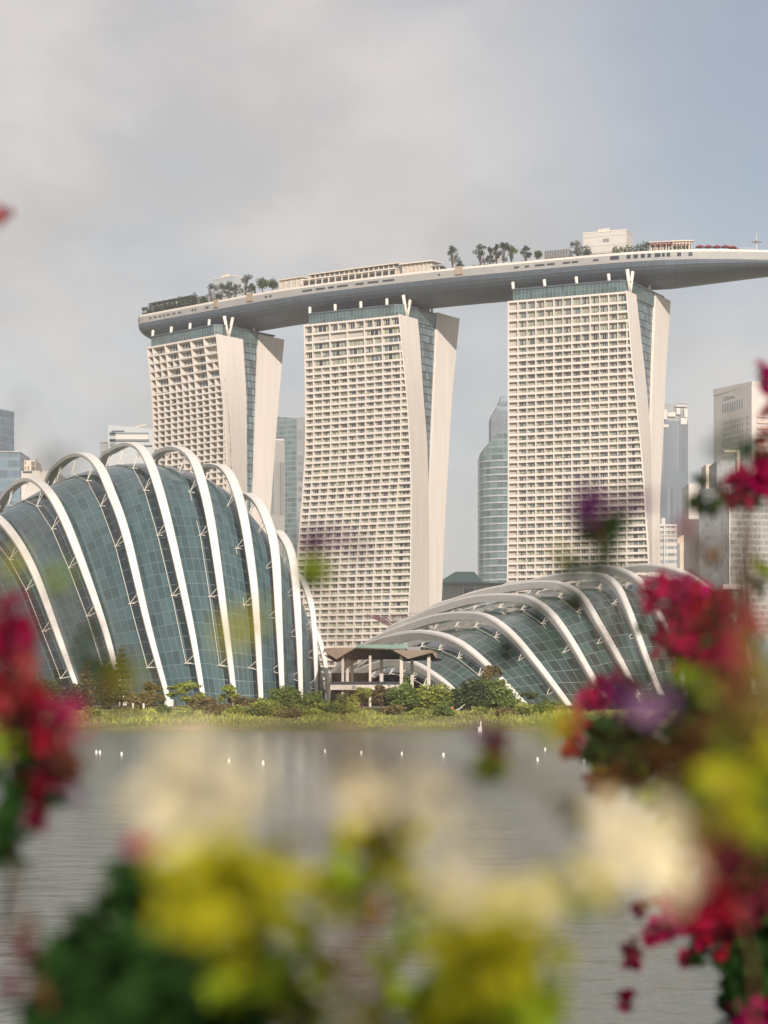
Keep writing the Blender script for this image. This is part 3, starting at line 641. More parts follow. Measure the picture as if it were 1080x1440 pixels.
# ------------------------------------------------------------------ foliage builders
def leaf_cloud(lumps, n, size, rng, flat=0.35, shell=0.55):
    """n small leaf clumps (folded quads) through the volume of the lumps [(x,y,z,rx,ry,rz)]."""
    L = np.array(lumps, float); vol = L[:, 3] * L[:, 4] * L[:, 5]; idx = rng.choice(len(L), n, p=vol / vol.sum())
    d = rng.normal(size=(n, 3)); d /= np.linalg.norm(d, axis=1)[:, None]
    r = shell + (1 - shell) * rng.random(n); r *= 1 + 0.18 * rng.normal(size=n)
    c = L[idx, :3] + d * r[:, None] * L[idx, 3:6]
    a = rng.normal(size=(n, 3)); a[:, 2] *= flat; a /= np.linalg.norm(a, axis=1)[:, None]
    nrm = d * 0.6 + rng.normal(size=(n, 3)) * 0.6; b = np.cross(nrm, a); b /= np.linalg.norm(b, axis=1)[:, None] + 1e-9
    s = size * (0.6 + 0.8 * rng.random(n))[:, None]
    v = np.stack([c - a * s, c + b * s * .5, c + a * s, c - b * s * .5], 1).reshape(-1, 3)
    f = np.arange(n * 4).reshape(n, 4); return v, f
def plant(name, label, cat, base, h, w, leaf, style='bush', size=0.3, n=900, group=None, dens=1.0):
    rng = np.random.default_rng(int(abs(base[0] * 131.7 + base[1] * 17.3) * 10) + len(style)); x, y, z = base
    t = thing(name, label, cat, base, group); lumps = []; tr = MB()
    if style == 'bush':
        for k in range(9):
            a = rng.uniform(0, 6.28); r = w * .5 * rng.uniform(0.1, .72); hh = h * rng.uniform(.22, .72) * (1 - .25 * r / (w * .5)); lumps.append((x + r * math.cos(a), y + r * math.sin(a) * .8, z + hh, w * rng.uniform(.16, .3), w * rng.uniform(.16, .3), h * rng.uniform(.16, .3)))
            tr.tube([(x + .1 * math.cos(a), y, z - .3), (x + r * .6 * math.cos(a), y + r * .5 * math.sin(a), z + hh * .6), (lumps[-1][0], lumps[-1][1], z + hh)], [.09, .06, .03], 5)
        lumps.append((x, y, z + h * .3, w * .42, w * .36, h * .28))
    elif style == 'tree':
        tr.tube([(x, y, z - .3), (x + .05 * w, y, z + h * .3), (x - .03 * w, y, z + h * .55)], [h * .028, h * .022, h * .015], 7)
        for k in range(12):
            a = 6.28 * k / 5.5 + rng.uniform(-.4, .4); r = w * .5 * rng.uniform(.25, .85); hh = h * rng.uniform(.36, .93)
            p = (x + r * math.cos(a), y + r * math.sin(a), z + hh); tr.tube([(x, y, z + h * rng.uniform(.2, .34)), ((x + p[0]) / 2, (y + p[1]) / 2, z + hh * .82), p], [h * .013, h * .009, h * .004], 5)
            lumps.append((*p, w * rng.uniform(.10, .2), w * rng.uniform(.10, .2), h * rng.uniform(.06, .12)))
        lumps.append((x, y, z + h * .86, w * .2, w * .2, h * .13))
    elif style == 'round':
        tr.tube([(x, y, z - .3), (x, y, z + h * .6)], [h * .04, h * .025], 7)
        for k in range(6):
            a = 6.28 * k / 6; tr.tube([(x, y, z + h * .45), (x + w * .25 * math.cos(a), y + w * .25 * math.sin(a), z + h * .7)], [h * .02, h * .008], 5)
            lumps.append((x + w * .25 * math.cos(a), y + w * .25 * math.sin(a), z + h * rng.uniform(.6, .78), w * .25, w * .25, h * .2))
        lumps.append((x, y, z + h * .8, w * .28, w * .28, h * .2))
    elif style == 'conifer':
        tr.tube([(x, y, z - .3), (x, y, z + h * .97)], [h * .025, h * .006], 7)
        for k in range(11):
            f = k / 10; hh = h * (.12 + .86 * f); rr = w * .5 * (1 - f) ** .6 * rng.uniform(.8, 1.1) + .12
            for j in range(5):
                a = 6.28 * j / 5 + k; tr.tube([(x, y, z + hh), (x + rr * math.cos(a), y + rr * math.sin(a), z + hh + rr * .25)], [h * .006, h * .002], 4)
                lumps.append((x + rr * .6 * math.cos(a), y + rr * .6 * math.sin(a), z + hh + rr * .2, rr * .45, rr * .45, h * .03))
    elif style == 'palm':
        tr.tube([(x, y, z - .3), (x, y, z + h * .5)], [h * .05, h * .04], 7)
        for k in range(12):
            a = 6.28 * k / 12 + rng.uniform(-.2, .2)
            for j in range(5):
                f = (j + 1) / 5; lumps.append((x + w * .5 * f * math.cos(a), y + w * .5 * f * math.sin(a), z + h * (.5 + .55 * math.sin(f * 2.4)), w * .09, w * .09, h * .035))
    tr.build('trunk' if style != 'bush' else 'stems', M['bark'], t, True)
    v, f = leaf_cloud(lumps, int(n * dens), size, rng); np_mesh('crown' if style != 'bush' else 'foliage', v, f, leaf, t); return t

# trees on the deck
dt = [(205, 431, 11, 'tree', 'leaf_roof', 5, 'small flat topped tree at the very blunt end of the deck'), (297, 396, 18, 'tree', 'leaf_roof', 9, 'thin open tree in front of the bluish lift box, at its outer corner'),
      (311, 398, 15, 'tree', 'leaf_roof', 8, 'thin open tree in front of the middle of the bluish lift box'), (321, 394, 14, 'tree', 'leaf_roof', 9, 'slim dark tree covering the inner corner of the bluish lift box'),
      (331, 398, 15, 'tree', 'leaf_roof', 7, 'short leafy tree between the bluish lift box and the tall airy tree'), (345, 385, 19, 'tree', 'leaf_roof', 6, 'tall airy tree standing alone past the bluish lift box'),
      (354, 397, 12, 'tree', 'leaf_dark', 7, 'short dark tree at the foot of the tall airy tree'), (369, 389, 17, 'round', 'leaf_dark', 8, 'dense dark round tree, taller of the pair before the cream pavilion'),
      (384, 391, 15, 'round', 'leaf_dark', 9, 'dense dark round tree touching the cream pavilion'), (636, 344, 17, 'tree', 'leaf_roof', 6, 'lone feathery conifer beside the white sloping roof house'),
      (675, 341, 18, 'tree', 'leaf_roof', 6, 'spreading feathery conifer, first of the row past the lone one'), (689, 346, 12, 'tree', 'leaf_roof', 7, 'slim sparse tree second in the row of five'),
      (698, 341, 10, 'tree', 'leaf_grey', 9, 'greyish slender tree third in the row of five'), (708, 340, 17, 'tree', 'leaf_roof', 6, 'tallest green tree fourth in the row of five'),
      (719, 342, 17, 'tree', 'leaf_mid', 8, 'broad yellowish green tree closing the row of five'), (739, 344, 16, 'tree', 'leaf_roof', 6, 'bushy conical tree between the row of five and the tiny round tree'),
      (757, 351.5, 10, 'round', 'leaf_dark', 5, 'tiny round tree beside the charcoal louvred box'), (812, 337, 20, 'tree', 'leaf_grey', 9, 'bare grey spreading tree in front of the big pale box')]
for px, py, wpx, st, lf, back, lab in dt:
    q = deck_at(px, back); h = PZ(py, q.y) - DZ; plant('rooftop_tree', lab, 'tree', (q.x, q.y, DZ), h * 0.97, wpx / F * q.y * 1.15, M[lf], st, 0.38, 700 if st != 'round' else 1000, 'trees on the roof terrace')
ds = [(230, 427, 12, 'in front of the second bay of the glazed restaurant'), (246, 424, 12, 'in front of the fifth bay of the glazed restaurant'), (262, 421, 12, 'in front of the last bay of the glazed restaurant'), (212, 430, 10, 'beside the small flat topped tree'), (222, 426, 12, 'on the outer corner of the glazed restaurant roof line'), (238, 424, 12, 'above the middle of the glazed restaurant'), (254, 420, 13, 'above the inner end of the glazed restaurant'), (272, 414, 17, 'arching over the low brown screen'),
      (287, 418, 12, 'between the low brown screen and the lift box trees'), (647, 364, 11, 'filling the brown box balcony beside the lone conifer'), (825, 345, 13, 'beside the bare grey tree')]
for px, py, wpx, lab in ds:
    q = deck_at(px, 3.4 if px < 300 else 8); h = (PZ(py, q.y) - DZ) * 1.15; plant('rooftop_shrub', 'roof terrace shrub ' + lab, 'shrub', (q.x, q.y, DZ), h * 1.2, wpx / F * q.y * 1.2, M['leaf_roof'], 'bush', .4, 600, 'shrubs on the roof terrace')
t = thing('hedge', 'dark green clipped hedge growing in front of the big pale rooftop box', 'hedge', tuple(deck_at(866, 6) + Vector((0, 0, DZ)))); lum = []
for px, py in ((866, 345), (874, 346), (882, 345), (890, 344), (898, 342), (905, 340), (910, 338)):
    q = deck_at(px, 6); h = PZ(py, q.y) - DZ; lum += [(q.x, q.y, DZ + h * .5, 1.9, 1.5, h * .5)]
vv, ff = leaf_cloud(lum, 1500, .42, RNG); np_mesh('foliage', vv, ff, M['leaf_dark'], t)
t = thing('planter_strip', 'low strip of ground plants along the rim between charcoal box and pale box', 'planting', tuple(deck_at(800, 1.5) + Vector((0, 0, DZ)))); lum = []
for px in list(range(666, 690, 5)) + list(range(735, 750, 5)) + list(range(770, 850, 6)): q = deck_at(px, 1.3); lum.append((q.x, q.y, DZ + 1.2, 1.0, .5, .6))
vv, ff = leaf_cloud(lum, 700, .3, RNG); np_mesh('foliage', vv, ff, M['leaf_roof'], t)

# ================================================================== GLASS DOMES
def conservatory(label, ribs, center, panels, glass, vpan, inset, rib_w, node_n, root_loc, no_rib=(), sub=4, strut_r=0.075, bulge=0.0, shift=1.5):
    root = thing('glass_dome', label, 'conservatory', root_loc)
    NS = 56; curves = []
    for pts in ribs: curves.append(catmull([P(*p) if len(p) == 3 else Vector(p[:3]) for p in pts], NS))
    shells = []
    for ci, cv in enumerate(curves):
        cx = Vector(center) if not callable(center) else center(cv)
        foot0, foot1 = cv[0], cv[-1]; mid = (foot0 + foot1) / 2; mid.z = 0
        nor = []
        for k, p in enumerate(cv):
            t = (cv[min(k + 1, NS - 1)] - cv[max(k - 1, 0)]).normalized(); o = (p - mid); o = o - t * o.dot(t); nor.append((t, o.normalized()))
        sh = []
        for k, p in enumerate(cv):
            f = math.sin(math.pi * k / (NS - 1)); sh.append(p - nor[k][1] * lerp(inset[0], inset[1], f))
        shells.append(sh)
        if ci in no_rib: continue
        rb = MB(); rings = []; rsc = min(1, max(.55, sum((cv[q_ + 1] - cv[q_]).length for q_ in range(NS - 1)) / 120))
        for k, p in enumerate(cv):
            t, o = nor[k]; b = t.cross(o).normalized(); f = math.sin(math.pi * k / (NS - 1)); hw = lerp(rib_w[0], rib_w[1], f) / 2; th = lerp(rib_w[2], rib_w[3], f)
            r_ = 0.22; hw *= rsc; th *= (1 + rsc) / 2
            rings.append([p + b * hw * (1 - r_), p + b * hw - o * th * r_, p + b * hw * .85 - o * th, p - b * hw * .85 - o * th, p - b * hw - o * th * r_, p - b * hw * (1 - r_)])
        loft(rb, rings); rib = rb.build('arch', M['rib_white'], root)
        tr = MB()
        for j in range(node_n):
            s = (j + 0.6) / node_n * (NS - 2); k = int(s); 
            if k < 1 or k > NS - 3: continue
            t, o = nor[k]; b = t.cross(o).normalized(); b = -b if b.x > 0 else b; node = sh[k].lerp(sh[k + 1], s - k) + b * shift; th = lerp(rib_w[2], rib_w[3], math.sin(math.pi * k / (NS - 1)))
            base = cv[k].lerp(cv[k + 1], s - k) - o * th
            for dd in (-1, 1):
                tr.tube([base + t * dd * 0.9 + b * .3, node], strut_r, 5)
            if j: tr.tube([prev, node], strut_r * .8, 4)
            prev = node
            tr.tube([node + b * .3, node - b * 1.0], strut_r, 5)
        tr.build('truss', M['truss_white'], rib)
        ft = cv[0]; tr = MB(); tr.tube([ft + Vector((0, 0, .6)), ft - Vector((0, 0, 3))], .9, 8); tr.build('foot', M['rib_white'], rib)
    # glass shell stretched under the arches
    sm = MB(); cols = []
    for a in range(len(shells) - 1):
        for s in range(sub):
            f = s / sub; p0 = shells[max(a - 1, 0)]; p1 = shells[a]; p2 = shells[a + 1]; p3 = shells[min(a + 2, len(shells) - 1)]
            row = []
            for k in range(NS):
                A, B_, C, D_ = p0[k], p1[k], p2[k], p3[k]
                c = 0.5 * ((2 * B_) + (C - A) * f + (2 * A - 5 * B_ + 4 * C - D_) * f * f + (3 * B_ - A - 3 * C + D_) * f ** 3)
                if bulge: 
                    m_ = (shells[a][0] + shells[a][-1] + shells[a + 1][0] + shells[a + 1][-1]) / 4; oo = (c - Vector((m_.x, m_.y, 0))).normalized(); c = c + oo * bulge * math.sin(math.pi * f) * math.sin(math.pi * k / (NS - 1))
                row.append(c)
            cols.append((row, (a + f) * panels))
    cols.append((shells[-1], (len(shells) - 1) * panels))
    for (r0, u0), (r1, u1) in zip(cols[:-1], cols[1:]):
        for k in range(NS - 1):
            v0, v1 = k * vpan / (NS - 1), (k + 1) * vpan / (NS - 1)
            sm.face([r0[k], r1[k], r1[k + 1], r0[k + 1]], 0, [(u0, v0), (u1, v0), (u1, v1), (u0, v1)])
    so = sm.build('glass_shell', glass, root)
    bm_fix(so); return root
def bm_fix(o):
    bm = bmesh.new(); bm.from_mesh(o.data); bmesh.ops.remove_doubles(bm, verts=bm.verts, dist=1e-4); bm.to_mesh(o.data); bm.free()
    o.data.polygons.foreach_set('use_smooth', [True] * len(o.data.polygons))

# tall dome: front foot, up the front leg, over the crown, down the far leg
G = 988
A_ribs = [
    [(-10, G, 402), (-30, 900, 405), (-62, 810, 412), (-100, 765, 424), (-150, 760, 440), (-200, 830, 455), (-230, G, 465)],
    [(118, G, 378), (105, 955, 379), (78, 880, 384), (50, 805, 391), (22, 754, 400), (-8, 722, 411), (-42, 716, 424), (-85, 745, 440), (-120, 830, 455), (-140, G, 462)],
    [(174, G, 366), (163, 940, 367), (147, 880, 370), (116, 791, 377), (89, 724, 385), (67, 687, 394), (44, 671, 405), (20, 681, 418), (-2, 713, 432), (-35, 800, 450), (-55, G, 460)],
    [(238, G, 357), (235, 975, 357), (209, 880, 361), (178, 751, 370), (156, 689, 379), (138, 651, 389), (115, 636, 401), (89, 647, 416), (66, 680, 432), (35, 790, 452), (15, G, 465)],
    [(288, 990, 353), (269, 880, 357), (240, 747, 366), (218, 667, 376), (201, 631, 388), (182, 621.5, 400), (160, 630, 415), (141, 652, 430), (100, 770, 452), (80, G, 466)],
    [(332, 994, 352), (318, 880, 356), (298, 738, 365), (280, 662, 376), (264, 634, 388), (241, 627.5, 402), (216, 643, 418), (185, 700, 436), (155, 800, 454), (140, G, 465)],
    [(368, 992, 353), (362, 880, 357), (356, 809, 361), (342, 720, 368), (325, 668, 378), (306, 652, 391), (283, 660, 406), (255, 710, 424), (225, 810, 444), (210, G, 456)],
    [(398, 988, 357), (393, 880, 360), (387, 773, 366), (374, 724, 372), (358, 698, 382), (341, 696, 393), (318, 735, 408), (290, 820, 428), (275, G, 442)],
    [(424, 988, 362), (420, 880, 365), (413, 791, 370), (400, 755, 377), (385, 746, 386), (368, 772, 398), (345, 850, 416), (330, G, 428)],
    [(446, 988, 368), (442, 880, 371), (434, 835, 375), (421, 808, 381), (407, 815, 390), (388, 880, 402), (378, G, 412)],
    [(462, 990, 374), (461, 965, 375), (456, 922, 377), (444, 886, 381), (431, 885, 388), (420, 925, 396), (415, G, 402)],
]
end_cap = [(458, 990, 384), (455, 975, 384), (449, 955, 385), (441, 946, 387), (434, 955, 390), (430, 970, 393), (428, G, 396)]
conservatory('tall rounded glass dome of curved blue panes between white steel arches on the bank', A_ribs + [end_cap], (0, 0, 0), 6, M['dome_glass'], 62, (2.3, 4.6), (0.9, 2.2, .7, .9), 12, (-50, 400, 3.3), no_rib=(0, 11))
B_ribs = [
    [(655, 992, 388), (636, 967, 394), (610, 946, 402), (584, 931, 412), (556, 925, 424), (525, 932, 440), (490, 950, 458), (455, G, 475)],
    [(742, 994, 390), (702, 951, 397), (676, 924, 404), (644, 900, 414), (609, 888, 427), (569, 888, 443), (520, 902, 463), (480, 935, 490), (440, G, 520)],
    [(806, 998, 394), (778, 960, 399), (747, 920, 406), (720, 889, 414), (693, 868, 424), (667, 860, 436), (622, 862, 454), (578, 875, 472), (530, 895, 492), (480, 930, 520), (440, G, 548)],
    [(868, 1002, 398), (838, 958, 404), (809, 907, 412), (782, 867, 422), (756, 844, 433), (729, 835, 445), (676, 836, 464), (631, 847, 482), (587, 864, 500), (535, 895, 522), (480, G, 565)],
    [(915, 1002, 404), (899, 980, 406), (876, 933, 411), (844, 876, 421), (822, 840, 432), (800, 822, 443), (769, 816, 456), (711, 822, 478), (649, 838, 500), (590, 870, 525), (525, G, 575)],
    [(944, 1002, 412), (925, 964, 416), (905, 911, 422), (884, 854, 431), (868, 821, 442), (844, 806, 454), (799, 805, 472), (750, 815, 492), (690, 840, 520), (610, G, 580)],
    [(968, 998, 424), (962, 962, 427), (950, 915, 432), (931, 868, 440), (905, 820, 452), (876, 800, 465), (840, 795, 480), (795, 806, 500), (740, 840, 530), (680, G, 580)],
    [(1066, 995, 440), (1048, 905, 448), (1024, 855, 456), (1003, 832, 464), (969, 807, 476), (935, 795, 488), (900, 793, 500), (860, 806, 518), (820, 850, 545), (770, G, 585)],
]
capB = [(1120, 995, 470), (1105, 930, 476), (1085, 890, 482), (1060, 865, 490), (1030, 850, 500), (1000, 846, 510), (960, 850, 525), (920, 880, 545), (890, G, 570)]
conservatory('low wide glass dome with sweeping white arches leaning over sloped glazing on the bank', B_ribs + [capB], (0, 0, 0), 5, M['flower_glass'], 46, (2.6, 3.6), (1.3, 2.0, 1.1, 2.1), 13, (60, 440, 3.3), no_rib=(8,), strut_r=.09)

# ================================================================== PAVILION BY THE WATER
YP = 345
pv = thing('waterside_pavilion', 'open two storey pavilion with a folded dark roof between the two glass domes', 'pavilion', (PX(536, YP), YP, 3))
x = lambda px, Y=YP: PX(px, Y); z = lambda py, Y=YP: PZ(py, Y)
rf = MB(); xs_ = [456, 473, 499.5, 552, 574, 608, 614.5]; zt_ = [912, 911, 910.5, 912.5, 914.5, 914, 918]; zl_ = [916, 927, 912, 914, 926.5, 918, 927]
yy = [(YP, 0), (YP + 26, 1)]
front = [Vector((x(a), YP, z(b))) for a, b in zip(xs_, zt_)]; low = [Vector((x(a), YP + .3, z(b))) for a, b in zip(xs_, zl_)]
bk = lambda p, d: Vector((p.x + (p.x - PX(536, YP)) * .04 - .6, p.y + d, p.z))
for k in range(6):
    rf.face([low[k], low[k + 1], front[k + 1], front[k]], 0); rf.face([front[k], front[k + 1], bk(front[k + 1], 24), bk(front[k], 24)], 0)
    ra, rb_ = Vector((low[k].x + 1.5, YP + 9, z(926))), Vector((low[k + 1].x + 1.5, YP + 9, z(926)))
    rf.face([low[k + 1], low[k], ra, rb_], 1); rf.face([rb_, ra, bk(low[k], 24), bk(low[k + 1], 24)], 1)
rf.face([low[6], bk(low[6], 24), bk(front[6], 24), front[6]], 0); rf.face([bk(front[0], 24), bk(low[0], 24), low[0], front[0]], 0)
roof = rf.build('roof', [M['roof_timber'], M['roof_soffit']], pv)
m = MB(); m.box(x(456), x(500), YP + 8, YP + 22, z(911), z(906)); m.build('upper_slab', M['column_pale'], roof)
m = MB(); m.box(x(500), x(574), YP + 3, YP + 3.1, z(911), z(905.5)); m.build('glass_balustrade', M['balustrade_glass'], roof)
m = MB(); m.box(x(573), x(592), YP + 4, YP + 10, z(913.5), z(909)); m.build('roof_hatch', M['deck_grey'], roof)
for px, w_, dy in ((482, 3.6, 2), (488.5, 4.4, 8), (495, 4.4, 14), (520.5, 3.4, 2), (536.5, 5, 10), (564.5, 4.6, 2), (579.5, 4.4, 8), (603, 4.6, 2)):
    m = MB(); Y = YP + dy; m.box(PX(px - w_ / 2, Y), PX(px + w_ / 2, Y), Y, Y + .55, 2.5, PZ(922, Y)); m.build('column', M['column_pale'], pv)
m = MB(); m.box(x(464), x(562), YP + 1, YP + 20, z(970), z(963)); m.build('floor_slab', M['column_pale'], pv)
m = MB(); m.box(x(495), x(500), YP + .8, YP + .99, z(968), z(964)); m.build('slab_recess', M['deck_grey'], pv)
m = MB(); m.box(x(464), x(562), YP + 1.2, YP + 1.26, z(963), z(958.5)); m.build('railing', M['pane_dark'], pv)
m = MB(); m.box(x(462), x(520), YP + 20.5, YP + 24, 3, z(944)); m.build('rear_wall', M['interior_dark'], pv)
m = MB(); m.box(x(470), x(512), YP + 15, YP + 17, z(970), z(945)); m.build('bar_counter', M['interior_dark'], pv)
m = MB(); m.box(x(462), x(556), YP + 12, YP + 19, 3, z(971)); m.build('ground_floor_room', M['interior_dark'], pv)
m = MB(); m.box(x(500.5), x(506), YP + 4, YP + 4.4, 3, z(986)); t = m.build('orange_barrier', M['cone_orange']); tag(t, 'small orange barrier under the waterside pavilion next to a column', 'barrier')

# purple steel tree top behind the low dome
YS = 640; c = P(566, 900, YS); t = thing('steel_tree', 'purple branching steel tree crown peeking over the low dome in front of the middle tower', 'steel tree', (c.x, c.y, 3))
m = MB(); m.tube([(c.x, c.y, 3), (c.x, c.y, PZ(905, YS)), (c.x, c.y, PZ(890, YS))], [1.6, 1.1, 1.2], 10); m.build('trunk', M['steel_purple'], t)
m = MB(); rr = random.Random(5)
for k in range(46):
    a = 6.283 * k / 46; R = 13.2 * rr.uniform(.9, 1.03); zt = PZ(864, YS)
    p0 = (c.x + .9 * math.cos(a), c.y + .9 * math.sin(a), PZ(892, YS)); p1 = (c.x + R * .5 * math.cos(a), c.y + R * .5 * math.sin(a), PZ(876, YS)); p2 = (c.x + R * math.cos(a), c.y + R * math.sin(a), zt + rr.uniform(-.5, .3))
    m.tube([p0, p1, p2], [.11, .08, .045], 4)
    for s in (-1, 1): m.tube([p1, (c.x + R * .8 * math.cos(a + s * .09), c.y + R * .8 * math.sin(a + s * .09), zt - .6)], [.05, .03], 4)
for f in (.55, .8, .97): m.tube([(c.x + 13.2 * f * math.cos(6.283 * k / 36), c.y + 13.2 * f * math.sin(6.283 * k / 36), lerp(PZ(892, YS), PZ(864, YS), f)) for k in range(37)], .05, 4)
m.build('branches', M['steel_purple'], t)

# ================================================================== CITY BEHIND
mat('far_concrete', (0.56, 0.53, 0.50), 0.8, var=0.05, scale=0.05)
mat('far_tan', (0.62, 0.52, 0.42), 0.8, var=0.05, scale=0.05)
mat('far_grey', (0.30, 0.32, 0.33), 0.7, var=0.08, scale=0.05)  # lightened grey, the colour carries some distance haze
mat('far_dark', (0.12, 0.135, 0.15), 0.4, var=0.2, scale=0.05)  # paler than real dark openings, haze painted into the base colour
mat('far_blue', (0.13, 0.17, 0.20), 0.3, var=0.15, scale=0.05)
mat('far_green_roof', (0.10, 0.20, 0.18), 0.6, var=0.1, scale=0.05)
grid_mat('curtain_blue', (0.12, 0.19, 0.25), (0.16, 0.22, 0.27), 0.06, 0.28, rough=.25, var=.25, tilt=.02, spec=.5)  # glass tones from here on are lightened to stand in for haze
grid_mat('curtain_teal', (0.13, 0.19, 0.195), (0.20, 0.26, 0.26), 0.05, 0.26, rough=.25, var=.3, tilt=.02, spec=.5)
grid_mat('curtain_navy', (0.085, 0.12, 0.155), (0.085, 0.12, 0.155), 0.30, 0.22, rough=.3, var=.3, tilt=.02, spec=.4)
grid_mat('curtain_banded', (0.16, 0.20, 0.22), (0.50, 0.48, 0.45), 0.10, 0.55, rough=.4, var=.3, tilt=.02, spec=.4)
grid_mat('curtain_fine', (0.20, 0.21, 0.20), (0.36, 0.36, 0.34), 0.25, 0.35, rough=.5, var=.5, tilt=.01, spec=.4)
grid_mat('curtain_shade', (0.20, 0.22, 0.23), (0.22, 0.24, 0.25), 0.22, 0.35, rough=.5, var=.35, tilt=.01, spec=.4)
def px_box(px0, px1, Y, depth, turn=0.0):
    """footprint whose near wall spans px0..px1; `turn` pushes the far end of that wall back."""
    a = (PX(px0, Y), Y); b = (PX(px1, Y + turn), Y + turn); d = Vector((b[0] - a[0], b[1] - a[1])).normalized(); n = Vector((-d.y, d.x)) * depth
    return [a, b, (b[0] + n.x, b[1] + n.y), (a[0] + n.x, a[1] + n.y)]
def sky_tower(name, label, blocks, cat='office tower'):
    """blocks: (part, footprint, z0, top, material, panels per metre u, v)"""
    f = blocks[0][1]; t = thing(name, label, cat, (f[0][0], f[0][1], 3))
    for part, fp_, z0, z1, mm, us, vs in blocks:
        m = MB(); m.prism(fp_, z0, z1, 0, 1, us, vs); m.build(part, [mm, M['far_grey']], t)
    return t
y = 1500
t = sky_tower('office_tower', 'blue glass office tower with a lower front block, farthest from the roof deck', [
    ('upper_block', px_box(-40, 20, 1520, 40, 60), 3, [PZ(567, 1520), PZ(579, 1580), PZ(579, 1600), PZ(567, 1560)], M['curtain_blue'], 1 / 3, 1 / 7),
    ('lower_block', px_box(-40, 28, 1470, 40), 3, PZ(636, 1470), M['curtain_blue'], 1 / 4, 1 / 8),
    ('roof_rim', px_box(-40, 28.3, 1469, 42), PZ(636, 1470), PZ(635, 1470), M['far_concrete'], 1, 1)])
t = sky_tower('low_office_block', 'low pale building with small dark openings peeking above the tall dome arches', [
    ('wall', px_box(30, 78, 1200, 40), 3, PZ(662, 1200), M['far_concrete'], 1, 1), ('upper_wall', px_box(34, 50, 1205, 20), PZ(662, 1200), PZ(646, 1200), M['far_tan'], 1, 1)], 'office block')
for a, b, c0, d0 in ((44, 49, 649, 655), (35, 36.2, 649, 653), (32, 45, 662, 664), (39, 40.3, 655, 661), (57, 58.5, 658, 663), (50, 51.5, 645.5, 648)):
    m = MB(); m.box(PX(a, 1199), PX(b, 1199), 1198.6, 1199.4, PZ(d0, 1199), PZ(c0, 1199)); m.build('window', M['far_dark'], t)
Y = 1400
t = sky_tower('office_tower', 'pale glass office block with banded upper storeys beside the shaded hotel tower', [
    ('wall', px_box(152, 216, Y, 45), 3, [PZ(597.5, Y), PZ(603, Y), PZ(603, Y), PZ(597.5, Y)], M['box_pale_blue'], 1, 1)])
for a, b, c0, d0, mm in ((154.5, 209, 608.5, 611, 'far_blue'), (163, 209, 611.2, 618, 'far_concrete'), (154.5, 163, 608.2, 612, 'curtain_blue'), (154.5, 210, 618.2, 620.5, 'far_blue'), (154.5, 163, 617, 621, 'far_blue'), (154.5, 163, 623, 627, 'far_blue'), (200, 214, 626, 627.5, 'far_dark'), (157, 175, 605.5, 606.6, 'far_blue')):
    m = MB(); m.box(PX(a, Y), PX(b, Y), Y - 1.2 - .3 * (mm == 'far_dark'), Y - .02, PZ(d0, Y), PZ(c0, Y)); m.build('facade_band', M[mm], t)
m = MB(); m.tube([(PX(188, Y), Y + 10, PZ(598, Y)), (PX(203, Y), Y + 10, PZ(594.5, Y))], .6, 5); m.build('roof_beam', M['far_tan'], t)
t = sky_tower('office_tower', 'plain grey block low against the pale banded office block', [('wall', px_box(140.5, 151.5, 1450, 40), 3, PZ(622.5, 1450), M['curtain_shade'], 1 / 3, 1 / 4), ('roof_rim', px_box(140.3, 151.7, 1449, 42), PZ(622.5, 1450), PZ(621.8, 1450), M['far_grey'], 1, 1)])
t = sky_tower('office_tower', 'narrow pale ribbed tower against the end wall of the shaded hotel tower', [('wall', px_box(378, 400.5, 1380, 40, 12), 3, PZ(617, 1380), M['curtain_fine'], 1 / 2.6, 1 / 60), ('roof_rim', px_box(378, 399.5, 1390, 20), PZ(617, 1380), PZ(614.5, 1380), M['far_concrete'], 1, 1)])
t = sky_tower('office_tower', 'green grey glass tower with a slanted top behind the flared hotel tower', [
    ('west_face', px_box(392, 415, 1550, 60, -30), 3, [PZ(596.5, 1550), PZ(588, 1520), PZ(588, 1580), PZ(596.5, 1610)], M['curtain_shade'], 1 / 5, 1 / 4.2),
    ('east_face', px_box(415.1, 445, 1519, 50, 25), 3, [PZ(588, 1519), PZ(592, 1544), PZ(592, 1594), PZ(588, 1569)], M['curtain_teal'], 1 / 4, 1 / 4.2)])
Y = 1320; poly = []
for px, dy in ((675.5, 10), (680, 4), (688, 0), (700, -3), (716, -5), (730, -4)): poly.append((PX(px, Y), Y + dy))
poly += [(PX(730, Y), Y + 40), (PX(676, Y), Y + 40)]
tops = [PZ(q, Y) for q in (637, 630, 622, 611, 602, 598, 598, 637)]
t = sky_tower('office_tower', 'curved green glass tower with a raked shoulder beside the six bay hotel tower', [('wall', poly, 3, tops, M['curtain_teal'], 1 / 4.5, 1 / 4.9)])
m = MB()
for k in range(36):
    zz = 10 + 4.9 * k
    if zz > PZ(640, Y): break
    for a, b in zip(poly[:5], poly[1:6]): m.face([(a[0], a[1] - .6, zz), (b[0], b[1] - .6, zz), (b[0], b[1] - .6, zz + 1.1), (a[0], a[1] - .6, zz + 1.1)])
m.build('floor_bands', M['box_pale_blue'], t)
Y = 1620
